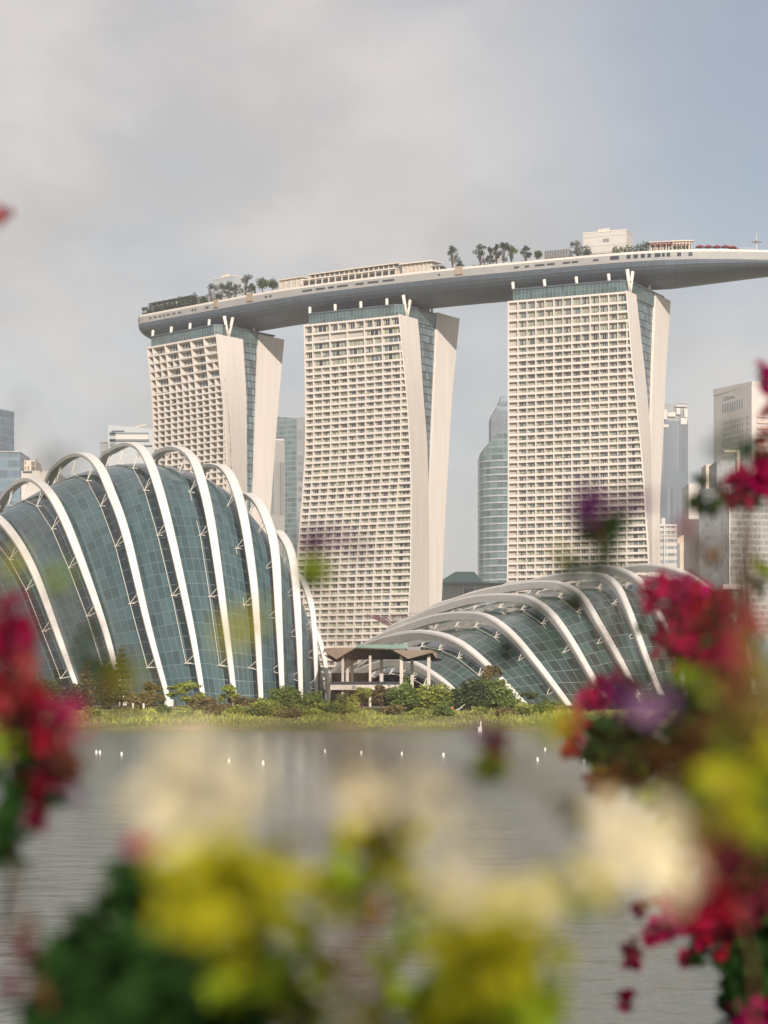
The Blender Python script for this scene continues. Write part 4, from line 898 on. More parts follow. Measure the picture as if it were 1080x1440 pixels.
t = sky_tower('office_tower', 'dark blue tower with a stepped crown rising behind the curved green glass tower', [
    ('shaft', px_box(691, 730, Y, 40), 3, PZ(583, Y), M['curtain_navy'], 1 / 3, 1 / 4), ('crown_step', px_box(694.5, 730, Y + 1, 38), PZ(583, Y), PZ(577, Y), M['curtain_navy'], 1 / 3, 1 / 4),
    ('crown_step', px_box(698, 730, Y + 2, 36), PZ(577, Y), PZ(570, Y), M['curtain_blue'], 1 / 3, 1 / 4), ('crown_step', px_box(701.5, 730, Y + 3, 34), PZ(570, Y), PZ(563, Y), M['curtain_navy'], 1 / 3, 1 / 4), ('crown_step', px_box(704, 730, Y + 4, 32), PZ(563, Y), PZ(556, Y), M['curtain_blue'], 1 / 3, 1 / 4)])
Y = 1120
t = sky_tower('low_hall', 'low grey hall with a green hipped roof between two hotel towers', [('wall', px_box(600, 715, Y, 50), 3, PZ(822, Y), M['far_grey'], 1, 1), ('eave', px_box(598, 716, Y - 1.5, 53), PZ(822, Y), PZ(819.5, Y), M['far_blue'], 1, 1)], 'hall')
m = MB(); z0_, z1_ = PZ(819, Y), PZ(801, Y); p = lambda px, dy, zz: (PX(px, Y), Y + dy, zz)
bs = [p(616, 0, z0_), p(680, 0, z0_), p(680, 48, z0_), p(616, 48, z0_)]; tp = [p(642, 18, z1_), p(669, 18, z1_), p(669, 30, z1_), p(642, 30, z1_)]
m.hexa(bs + tp); m.build('hip_roof', M['far_green_roof'], t)
for a, b in ((652, 666), (668, 682), (684, 700)):
    m = MB(); m.box(PX(a, Y), PX(b, Y), Y - .6, Y - .02, PZ(843, Y), PZ(828, Y)); m.build('window', M['far_dark'], t)
for a in (651, 667, 683): m = MB(); m.box(PX(a, Y), PX(a + 1.2, Y), Y - 1.2, Y - .65, PZ(850, Y), PZ(824, Y)); m.build('column', M['far_concrete'], t)
Y = 1550
t = sky_tower('office_tower', 'dark blue grey tower with a pale broken crown next to the six bay hotel tower', [('shaft', px_box(905, 967.5, Y, 40), 3, PZ(592, Y), M['curtain_navy'], 1 / 2.4, 1 / 60), ('crown', px_box(905, 966.5, Y + 1, 38), PZ(592, Y), PZ(567, Y), M['curtain_shade'], 1 / 4, 1 / 6)])
for a, b, c0, d0 in ((931, 938, 576, 590), (938.5, 950, 580, 586), (951, 956, 574, 583), (957, 966, 588, 597), (933, 940, 597, 601), (950, 966, 570, 572), (962, 966.8, 575, 587)):
    m = MB(); m.box(PX(a, Y), PX(b, Y), Y - .8, Y - .02, PZ(d0, Y), PZ(c0, Y)); m.build('crown_panel', M['far_concrete'], t)
Y = 1180
t = sky_tower('office_block', 'small white banded block with a round roof drum beside the six bay hotel tower foot', [('wall', px_box(915, 952, Y, 30), 3, PZ(737, Y), M['curtain_banded'], 1 / 5, 1 / 4.4)], 'office block')
m = MB()
for k in range(3): m.box(PX(915, Y), PX(952, Y), Y - .8, Y - .02, PZ(738 + 6.6 * k + 2.2, Y), PZ(738 + 6.6 * k, Y))
for k in range(5): m.box(PX(918 + 8 * k, Y), PX(919.6 + 8 * k, Y), Y - .7, Y - .03, PZ(752, Y), PZ(738, Y))
m.build('roof_frame', M['far_concrete'], t)
m = MB(); m.box(PX(933, Y), PX(934.6, Y), Y - 1.2, Y - .81, 3, PZ(737, Y)); m.build('stair_fin', M['far_concrete'], t)
m = MB(); m.tube([(PX(935, Y), Y + 8, PZ(737, Y)), (PX(935, Y), Y + 8, PZ(727, Y))], 1.6, 12); m.build('roof_drum', M['far_concrete'], t)
t = sky_tower('office_block', 'slim tan building squeezed beside the small white banded block', [('wall', px_box(952.5, 961.5, 1250, 20), 3, [PZ(757, 1250), PZ(752, 1250), PZ(752, 1270), PZ(757, 1270)], M['far_tan'], 1, 1), ('dark_side', px_box(950, 956, 1245, 6), 3, PZ(764, 1245), M['far_blue'], 1, 1)], 'office block')
t = sky_tower('office_tower', 'blank pale slab rising behind the dark leaf sprig of the crimson shrub', [('wall', px_box(968.5, 984, 1350, 30), 3, PZ(680, 1350), M['far_concrete'], 1, 1), ('lift_core', px_box(993, 1007, 1340, 20), 3, PZ(653, 1340), M['far_tan'], 1, 1)])
Y = 1700
fpA = px_box(1003.5, 1057, Y, 34, -60); d_ = Vector((fpA[1][0] - fpA[0][0], fpA[1][1] - fpA[0][1], 0)); LL = d_.length; d_.normalize(); nn = Vector((d_.y, -d_.x, 0)); o_ = Vector((fpA[0][0], fpA[0][1], 0))
tz = PZ(549, Y); t = sky_tower('office_tower', 'tall white slab tower with a grid of tiny dark windows and faint roof lettering', [('wall', fpA, 3, [tz, tz - 3, tz - 3, tz], M['far_concrete'], 1, 1), ('roof_rim', px_box(1003, 1057.5, Y - .5, 35, -60), tz - 5, [tz + 1, tz - 2, tz - 2, tz + 1], M['far_concrete'], 1, 1)])
m = MB()
for k in range(9): a = LL * (.25 + .036 * k * 1.0 * 1.75); m.obox(o_, d_, nn, tz - 23, tz - 15, a, a + 1.3, .02, .3)
m.build('louvre_window', M['far_blue'], t)
rest_w = MB()
for r_ in range(22):
    zz = tz - 34 - 5.1 * r_
    for a, wd_ in [(LL * (.26 + .062 * k), .9) for k in range(9)] + [(LL * (.86 + .045 * k), .7) for k in range(2)]:
        m = MB() if r_ < 9 else rest_w; m.obox(o_, d_, nn, zz, zz + 2.8, a, a + wd_, .02, .2)
        if r_ < 9: m.build('window', M['far_dark'], t)
rest_w.build('windows', M['far_dark'], t)['kind'] = 'stuff'
for r_ in range(22): m = MB(); zz = tz - 33 - 5.1 * r_; e_ = o_ + d_ * (LL + .02); m.obox(e_, -nn, d_, zz, zz + 2.2, 5, 30, 0.0, 1.2); m.build('side_ledge', M['far_tan'], t)
fc = bpy.data.curves.new('sign_lettering', 'FONT'); fc.body = 'CITIBANK'; fc.size = 4.6; fc.extrude = 0.15; fo = bpy.data.objects.new('sign_lettering', fc); COL.objects.link(fo); fc.materials.append(M['far_grey'])
bpy.context.view_layer.update(); fm = bpy.data.meshes.new_from_object(fo); bpy.data.objects.remove(fo); fo = bpy.data.objects.new('sign_lettering', fm); COL.objects.link(fo)
q = o_ + d_ * (LL * .26) + nn * .2; fo.matrix_basis = Matrix.Translation((q.x, q.y, tz - 12)) @ Matrix.Rotation(math.atan2(d_.y, d_.x), 4, 'Z') @ Matrix.Rotation(math.radians(90), 4, 'X'); attach(fo, t)
Y = 1230
t = sky_tower('office_tower', 'broad grey gridded office tower with a pale front face behind the crimson shrub', [
    ('shaded_face', px_box(983, 1026.5, Y + 18, 40, -18), 3, PZ(684, Y), M['curtain_shade'], 1 / 1.6, 1 / 4.2), ('front_face', px_box(1026.6, 1110, Y, 40, 8), 3, PZ(690, Y), M['curtain_fine'], 1 / 1.5, 1 / 4.2),  # shaded_face: a darker grid paints this side's shade into its colour
    ('upper_floors', px_box(1008, 1100, Y + 22, 30), PZ(690, Y), PZ(642, Y), M['curtain_shade'], 1 / 1.6, 1 / 4.2), ('corner_pier', px_box(1025.4, 1027.4, Y - .6, 1.5), 3, PZ(684, Y), M['far_concrete'], 1, 1)])
m = MB(); Yf = Y + 20; m.box(PX(1036, Yf), PX(1040.5, Yf), Yf - 1, Yf + 1, PZ(664, Yf), PZ(633, Yf)); m.box(PX(1018, Yf), PX(1036, Yf), Yf - .9, Yf + .9, PZ(636, Yf), PZ(633.2, Yf)); m.build('roof_frame', M['far_tan'], t)
Y = 1000
t = sky_tower('canopy_building', 'white flat canopy on glass walls below the broad grey office tower', [('glass_wall', px_box(1030, 1043, Y, 14), 3, PZ(829, Y), M['balustrade_glass'], 1, 1), ('canopy', px_box(1017, 1046, Y - 2, 18), PZ(829, Y), PZ(822, Y), M['far_concrete'], 1, 1)], 'canopy')

# ================================================================== BANK PLANTS
def bank(px, Y): xx = PX(px, Y); return (xx, Y, bank_z(xx, Y))
slope_rng = random.Random(3)
low_spots = [(128, 'before the taller conifer'), (232, 'below the fourth steel arch'), (262, 'below the gap of the fourth and fifth arches'), (300, 'below the fifth arch foot'), (336, 'below the rusty olive shrub'), (360, 'below the seventh arch foot'), (384, 'below the eighth arch'), (410, 'below the ninth arch'), (444, 'below the last arch pair'), (470, 'before the pavilion end wall'), (494, 'before the orange barrier'), (548, 'under the pavilion corner tree'), (588, 'at the foot of the largest yellow green shrub'), (624, 'beside the orange cone'), (676, 'at the foot of the deep green broad shrub'), (708, 'at the foot of the tall green shrub'), (736, 'nearest the fan palm'), (762, 'between the fan palm and crimson blossoms')]
for k, (px, lab) in enumerate(low_spots):
    Y = slope_rng.uniform(297, 304); b_ = PX(px, Y); zb_ = bank_z(b_, Y); hh = slope_rng.uniform(1.3, 2.6); ww = slope_rng.uniform(2.6, 5.0)
    plant('low_shrub', 'low grassy shrub on the bank slope ' + lab, 'shrub', (b_, Y, zb_), hh, ww, M[('leaf_light', 'leaf_mid', 'leaf_light', 'leaf_brown')[k % 4]], 'bush', .22, 900, 'low shrubs on the bank slope')
bl = [ # px, top row, width px, Y, style, leaf, label
 (121, 930, 24, 322, 'conifer', 'leaf_brown', 'brownish columnar conifer in front of the second steel arch'),
 (171, 910, 26, 324, 'conifer', 'leaf_dark', 'taller dark green conifer with a clean point by the third steel arch'),
 (150, 938, 40, 322, 'bush', 'leaf_dark', 'dark bushy mass between the two pointed conifers'),
 (112, 958, 34, 314, 'bush', 'leaf_dark', 'dark ragged shrub at the foot of the brownish conifer'),
 (60, 955, 60, 314, 'bush', 'leaf_dark', 'big dark shrub behind the crimson flowers at the picture edge'),
 (200, 968, 42, 314, 'bush', 'leaf_brown', 'dry brown twiggy shrub beside the taller conifer'),
 (216, 962, 30, 319, 'tree', 'leaf_brown', 'small open crowned tree just before the fourth steel arch'),
 (262, 961, 46, 318, 'tree', 'leaf_light', 'yellow green open tree between the fourth and fifth arch feet'),
 (286, 976, 40, 314, 'bush', 'leaf_brown', 'olive brown shrub hugging the fifth arch foot'),
 (322, 964, 30, 318, 'tree', 'leaf_light', 'small bright tree wrapped around the sixth arch foot'),
 (316, 989, 46, 309, 'bush', 'leaf_brown', 'low reddish brown mound in front of the sixth arch'),
 (347, 980, 34, 312, 'bush', 'leaf_brown', 'rusty olive rounded shrub between the sixth and seventh arch'),
 (371, 984, 42, 310, 'bush', 'leaf_light', 'bright green rounded shrub at the seventh arch foot'),
 (398, 968, 50, 316, 'bush', 'leaf_mid', 'broad leafy shrub covering the eighth arch foot'),
 (436, 972, 50, 315, 'bush', 'leaf_mid', 'broad leafy shrub covering the last three arch feet'),
 (420, 990, 40, 309, 'bush', 'leaf_mid', 'small deep green clump below the broad leafy shrubs'),
 (455, 988, 46, 309, 'bush', 'leaf_light', 'light green low shrub in front of the last arch'),
 (478, 976, 26, 315, 'bush', 'leaf_mid', 'small shrub under the pavilion edge beside the last arch'),
 (508, 968, 36, 318, 'tree', 'leaf_light', 'thin open tree in front of the pavilion middle'),
 (535, 966, 30, 318, 'tree', 'leaf_brown', 'thin twiggy tree with a forked trunk before the pavilion'),
 (526, 996, 34, 308, 'bush', 'leaf_dark', 'low dark clump on the slope below the pavilion'),
 (572, 946, 20, 322, 'bush', 'leaf_mid', 'upright pale shrub poking up before the pavilion columns'),
 (574, 960, 58, 315, 'bush', 'leaf_mid', 'large round shrub before the pavilion with dark gaps'),
 (606, 958, 64, 314, 'bush', 'leaf_light', 'largest yellow green round shrub at the pavilion corner'),
 (641, 970, 20, 318, 'tree', 'leaf_mid', 'spindly tree between the yellow green and deep green shrubs'),
 (662, 956, 60, 315, 'bush', 'leaf_dark', 'deep green broad shrub below the low dome first arch'),
 (698, 950, 66, 316, 'bush', 'leaf_mid', 'tall green shrub touching the low dome second arch'),
 (690, 938, 36, 322, 'tree', 'leaf_brown', 'brown topped tree leaning on the low dome second arch'),
 (718, 978, 46, 312, 'bush', 'leaf_mid', 'green shrub nearest the small palm'),
 (776, 986, 30, 320, 'bush', 'leaf_dark', 'small round shrub at the third arch foot of the low dome'),
 (800, 992, 34, 316, 'bush', 'leaf_brown', 'small brown shrub beyond the third arch foot of the low dome'),
 (846, 980, 70, 318, 'bush', 'leaf_dark', 'dark shrub seen behind the crimson blossoms by the fourth arch foot'),
 (930, 976, 90, 320, 'bush', 'leaf_dark', 'wide dark shrub behind the crimson shrub near the fifth arch foot'),
 (1030, 965, 110, 322, 'bush', 'leaf_mid', 'wide green shrub hidden mostly by the crimson shrub at the picture edge')]
for px, py, wpx, Y, st, lf, lab in bl:
    b = bank(px, Y); h = (PZ(py, Y) - b[2]) * (1.2 if st == 'bush' else 1.06); ww = wpx / F * Y * (1.12 if st == 'bush' else 1.15)
    n = int((900 if st == 'bush' else 600) * (ww * h) ** .75 / 6) + 500
    plant({'conifer': 'conifer_tree', 'bush': 'shrub', 'tree': 'small_tree'}[st], lab, {'conifer': 'tree', 'bush': 'shrub', 'tree': 'tree'}[st], b, h, ww, M[lf], st, 0.27, n, 'shrubs and trees on the far bank')
b = bank(746, 318); plant('palm_plant', 'small dark fan palm at the second arch foot of the low dome', 'palm', b, 2.6, 3.0, M['leaf_dark'], 'palm', .3, 700)
# grass on the slope, one sheet of tufts nobody could count
n = 26000; gx = RNG.uniform(-70, 100, n); gy = 285.4 + 26 * RNG.random(n) ** 1.2
gz = np.array([bank_z(a, b_) for a, b_ in zip(gx, gy)]); hgt = (0.15 + 0.35 * RNG.random(n)) * np.clip((gy - 284) / 7, .3, 1) * np.array([0.4 + 1.9 * max(0, noise.noise(Vector((a * .16, b_ * .2, 4))) + .35) for a, b_ in zip(gx, gy)])
an = RNG.uniform(0, 6.28, n); wd = RNG.uniform(.08, .22, n); lean = RNG.normal(0, .28, (n, 2)) * hgt[:, None]
c = np.stack([gx, gy, gz - .05], 1); s_ = np.stack([np.cos(an) * wd, np.sin(an) * wd, np.zeros(n)], 1); tp_ = c + np.stack([lean[:, 0], lean[:, 1], hgt], 1)
v = np.stack([c - s_, c + s_, tp_ + s_ * .25, tp_ - s_ * .25], 1).reshape(-1, 3)
tag(np_mesh('grass', v, np.arange(n * 4).reshape(n, 4), M['grass_blade']), 'rough green and straw grass covering the slope of the far bank', 'grass', kind='stuff')
# far tree belt closing the view between buildings
lum = [(xx, 760 + 30 * math.sin(xx), 5 + 3 * RNG.random(), 12, 6, 5 + 3 * RNG.random()) for xx in range(-400, 420, 9)]
v, f = leaf_cloud(lum, 9000, 1.1, RNG); tag(np_mesh('distant_trees', v, f, M['leaf_mid']), 'far off belt of trees at the foot of the city', 'trees', kind='stuff')

# floats, marker post, small things on the bank
fl = [(135.5, 1059, 'one of two touching floats near the crimson flowers'), (140.5, 1059.3, 'second of two touching floats, nearer open water'), (171, 1061.5, 'lone float beyond the touching pair'), (322, 1071.5, 'float seen through the first pale yellow bloom'), (370, 1074.5, 'nearest float beside the first pale yellow bloom'),
      (457, 1057.5, 'first float in the clear stretch of water'), (508, 1059.8, 'second float in the clear stretch of water'), (565, 1061.3, 'float straight above the middle pale bloom'), (623.5, 1063, 'largest looking float in the clear stretch of water'),
      (756, 1069.5, 'float by the crimson blooms, closer to the viewer of its pair'), (766.5, 1054.8, 'float by the crimson blooms, farther one of its pair'), (821.5, 1070.5, 'float peeking through the crimson shrub leaves'), (827, 1057, 'float just off the crimson shrub edge near the bank')]
for px, py, lab in fl:
    Y = H * F / (py - HY + 1); xx = PX(px, Y); r = 0.095 + .03 * (px == 623.5)
    t = thing('float', 'small white ' + lab, 'float', (xx, Y, 0), 'white floats strung across the water'); m = MB()
    m.tube([(xx, Y, -.1), (xx, Y, .04), (xx, Y, .16), (xx, Y, .27), (xx, Y, .32)], [r * .7, r, r * 1.05, r * .7, r * .2], 10); m.build('body', M['buoy_white'], t, True)
    m = MB(); m.tube([(xx, Y, .31), (xx, Y, .40)], .035, 6); m.build('eyelet', M['deck_grey'], t)
Y = 272; xx = PX(675, Y); t = thing('marker_post', 'white square marker block with a thin post standing in the water by the bank', 'marker', (xx, Y, 0))
m = MB(); m.box(xx - .28, xx + .28, Y - .28, Y + .28, -.5, PZ(1022, Y)); m.build('block', M['post_white'], t); m = MB(); m.tube([(xx + .1, Y, PZ(1022, Y)), (xx + .1, Y, PZ(1016, Y))], [.12, .09], 8); m.tube([(xx + .1, Y, PZ(1016.4, Y)), (xx + .1, Y, PZ(1014.6, Y))], [.16, .05], 8); m.build('post', M['post_white'], t)
b = bank(636, 308); t = thing('orange_cone', 'small orange traffic cone on dry grass before the spindly tree', 'traffic cone', b)
m = MB(); m.tube([(b[0], b[1], b[2]), (b[0], b[1], b[2] + 1.0)], [.32, .07], 10); m.build('cone', M['cone_orange'], t); m = MB(); m.box(b[0] - .4, b[0] + .4, b[1] - .4, b[1] + .4, b[2] - .2, b[2] + .07); m.build('base', M['cone_orange'], t)
for px, lab in ((187, 'white bollard beside the taller conifer'), (202, 'white bollard by the twiggy brown shrub')):
    b = bank(px, 311); t = thing('bollard', lab, 'bollard', b, 'white bollards on the bank'); m = MB(); m.tube([(b[0], b[1], b[2] - .2), (b[0], b[1], PZ(990, 311))], .16, 8); m.build('post', M['post_white'], t); m = MB(); m.tube([(b[0], b[1], PZ(990, 311)), (b[0], b[1], PZ(989, 311))], .2, 8); m.build('cap', M['post_white'], t)
b = bank(640, 310); m = MB(); q = [(b[0] - .2, 309.5, b[2] + .1), (b[0] + .8, 309.5, b[2] + .6), (b[0] + 1.6, 309.6, b[2] + 1.3)]; m.tube(q, [.14, .11, .05], 7); t = m.build('fallen_branch', M['column_pale'], None, True); tag(t, 'pale bent branch lying on the grass next to the orange cone', 'branch')

# ================================================================== FOREGROUND SHRUBS (out of focus, on the near bank)
def blades(c, d, nrm, L, W, fold=0.18, curl=0.15):
    """ovate petals or leaves: base c, direction d, face normal nrm; 8 vertices and 4 quads each."""
    s = np.cross(nrm, d); s /= np.linalg.norm(s, axis=1)[:, None] + 1e-9; up = np.cross(d, s)
    L = L[:, None]; W = W[:, None]; q = lambda f, w_, h: c + d * L * f + s * W * w_ + up * W * h
    z_ = -curl
    v = np.stack([q(0, 0, 0), q(.33, -.5, fold), q(.33, 0, 0), q(.33, .5, fold), q(.7, -.38, fold + z_), q(.7, 0, z_), q(.7, .38, fold + z_), q(1, 0, 2.2 * z_)], 1).reshape(-1, 3)
    base = np.array([[0, 3, 2, 1], [1, 2, 5, 4], [2, 3, 6, 5], [4, 5, 6, 7]])
    f = (base[None] + 8 * np.arange(len(c))[:, None, None]).reshape(-1, 4); return v, f
def unit(a): return a / (np.linalg.norm(a, axis=1)[:, None] + 1e-9)
def fg_plant(name, label, cat, base, hubs, items, seed, group=None):
    rng = np.random.default_rng(seed); root = thing(name, label, cat, base, group)
    hub = [P(*h) for h in hubs]; st = MB(); path = [Vector((base[0], base[1], base[2] - .1))] + hub
    cv = catmull(path, 30); st.tube(cv, [lerp(.0036, .0012, k / 29) for k in range(30)], 7)
    for it in items:
        kind, px, py, r, dpt, mm = it[:6]; opt = it[6] if len(it) > 6 else {}
        ctr = P(px, py, dpt); R = r / F * dpt; sq = opt.get('sq', 1.0)
        near = min(cv, key=lambda q: (q - ctr).length + max(0, q.z - ctr.z + .02) * 2)
        mid = near.lerp(ctr, .55) + Vector((0, 0, .25 * (ctr - near).length * .4))
        st.tube(catmull([near, mid, ctr], 8), [.0012, .0011, .001, .0009, .0008, .0007, .0006, .0005], 5)
        l = opt.get('len', min(.036, max(.011, R * 1.0)) if kind == 'f' else min(.075, max(.016, R * 1.15))); wr = opt.get('wr', .8 if kind == 'f' else .5); cover = opt.get('cover', 2.2 if kind == 'f' else 1.4)
        n = int(max(6, min(900, 1.9 * cover * math.pi * R * R * sq / (.6 * l * l * wr))))
        o = unit(rng.normal(size=(n, 3))); rad = rng.random(n) ** .45
        p = np.array(ctr) + o * (rad * R)[:, None] * np.array([1, 1, sq])
        if kind == 'f': d = unit(o + .7 * rng.normal(size=(n, 3)) + np.array([0, -.25, .25]))
        else: d = unit(o * .6 + .8 * rng.normal(size=(n, 3)) * np.array([1, 1, .6]) + np.array([0, 0, -.15]))
        nr = unit(np.array([0.1, -.55, .6]) + .75 * rng.normal(size=(n, 3)))
        LL = l * (.65 + .6 * rng.random(n)); v, f = blades(p - d * (LL * .45)[:, None], d, nr, LL, LL * wr)
        np_mesh('flower' if kind == 'f' else 'leaf_spray', v, f, M[mm], root, True)
    st.build('stems', M['stem_brown'], root, True); return root

D_ = 4.1
sprig_items = [('f', 872, 707, 34, 1.5, 'petal_purple', {'cover': 1.6, 'sq': .3}), ('f', 822, 710, 30, 1.5, 'petal_purple', {'cover': 1.5}), ('f', 905, 706, 24, 1.4, 'petal_purple', {'cover': .7, 'sq': .4}), ('f', 845, 704, 22, 1.8, 'petal_purple', {'cover': 2.4, 'sq': .7}), ('l', 848, 748, 30, 2.1, 'leaf_deep', {'cover': 3}), ('l', 826, 742, 16, 2.1, 'leaf_deep', {'cover': 3}), ('l', 806, 797, 26, 1.9, 'leaf_deep', {'cover': 3.4, 'sq': .4}), ('l', 835, 797, 16, 1.9, 'leaf_deep', {'cover': 2.4, 'sq': .5}), ('l', 785, 778, 14, 1.6, 'leaf_olive', {'cover': .7}), ('l', 850, 780, 18, 1.8, 'leaf_dusk', {'cover': 1.0}),
    ('l', 710, 915, 18, 1.8, 'leaf_deep', {'cover': 2.0}), ('l', 755, 862, 24, 1.7, 'leaf_deep', {'cover': 1.2}), ('l', 806, 845, 22, 1.9, 'leaf_deep', {'cover': 1.8}), ('l', 770, 905, 20, 1.6, 'leaf_deep', {'cover': .7}), ('l', 868, 800, 16, 1.8, 'leaf_deep', {'cover': .8}),
    ('f', 692, 1040, 20, 1.8, 'petal_maroon', {'cover': 2.4}), ('f', 668, 1030, 16, 1.5, 'petal_lilac', {'cover': .8}), ('l', 690, 1076, 24, 1.9, 'leaf_fresh', {'cover': 3.0})]
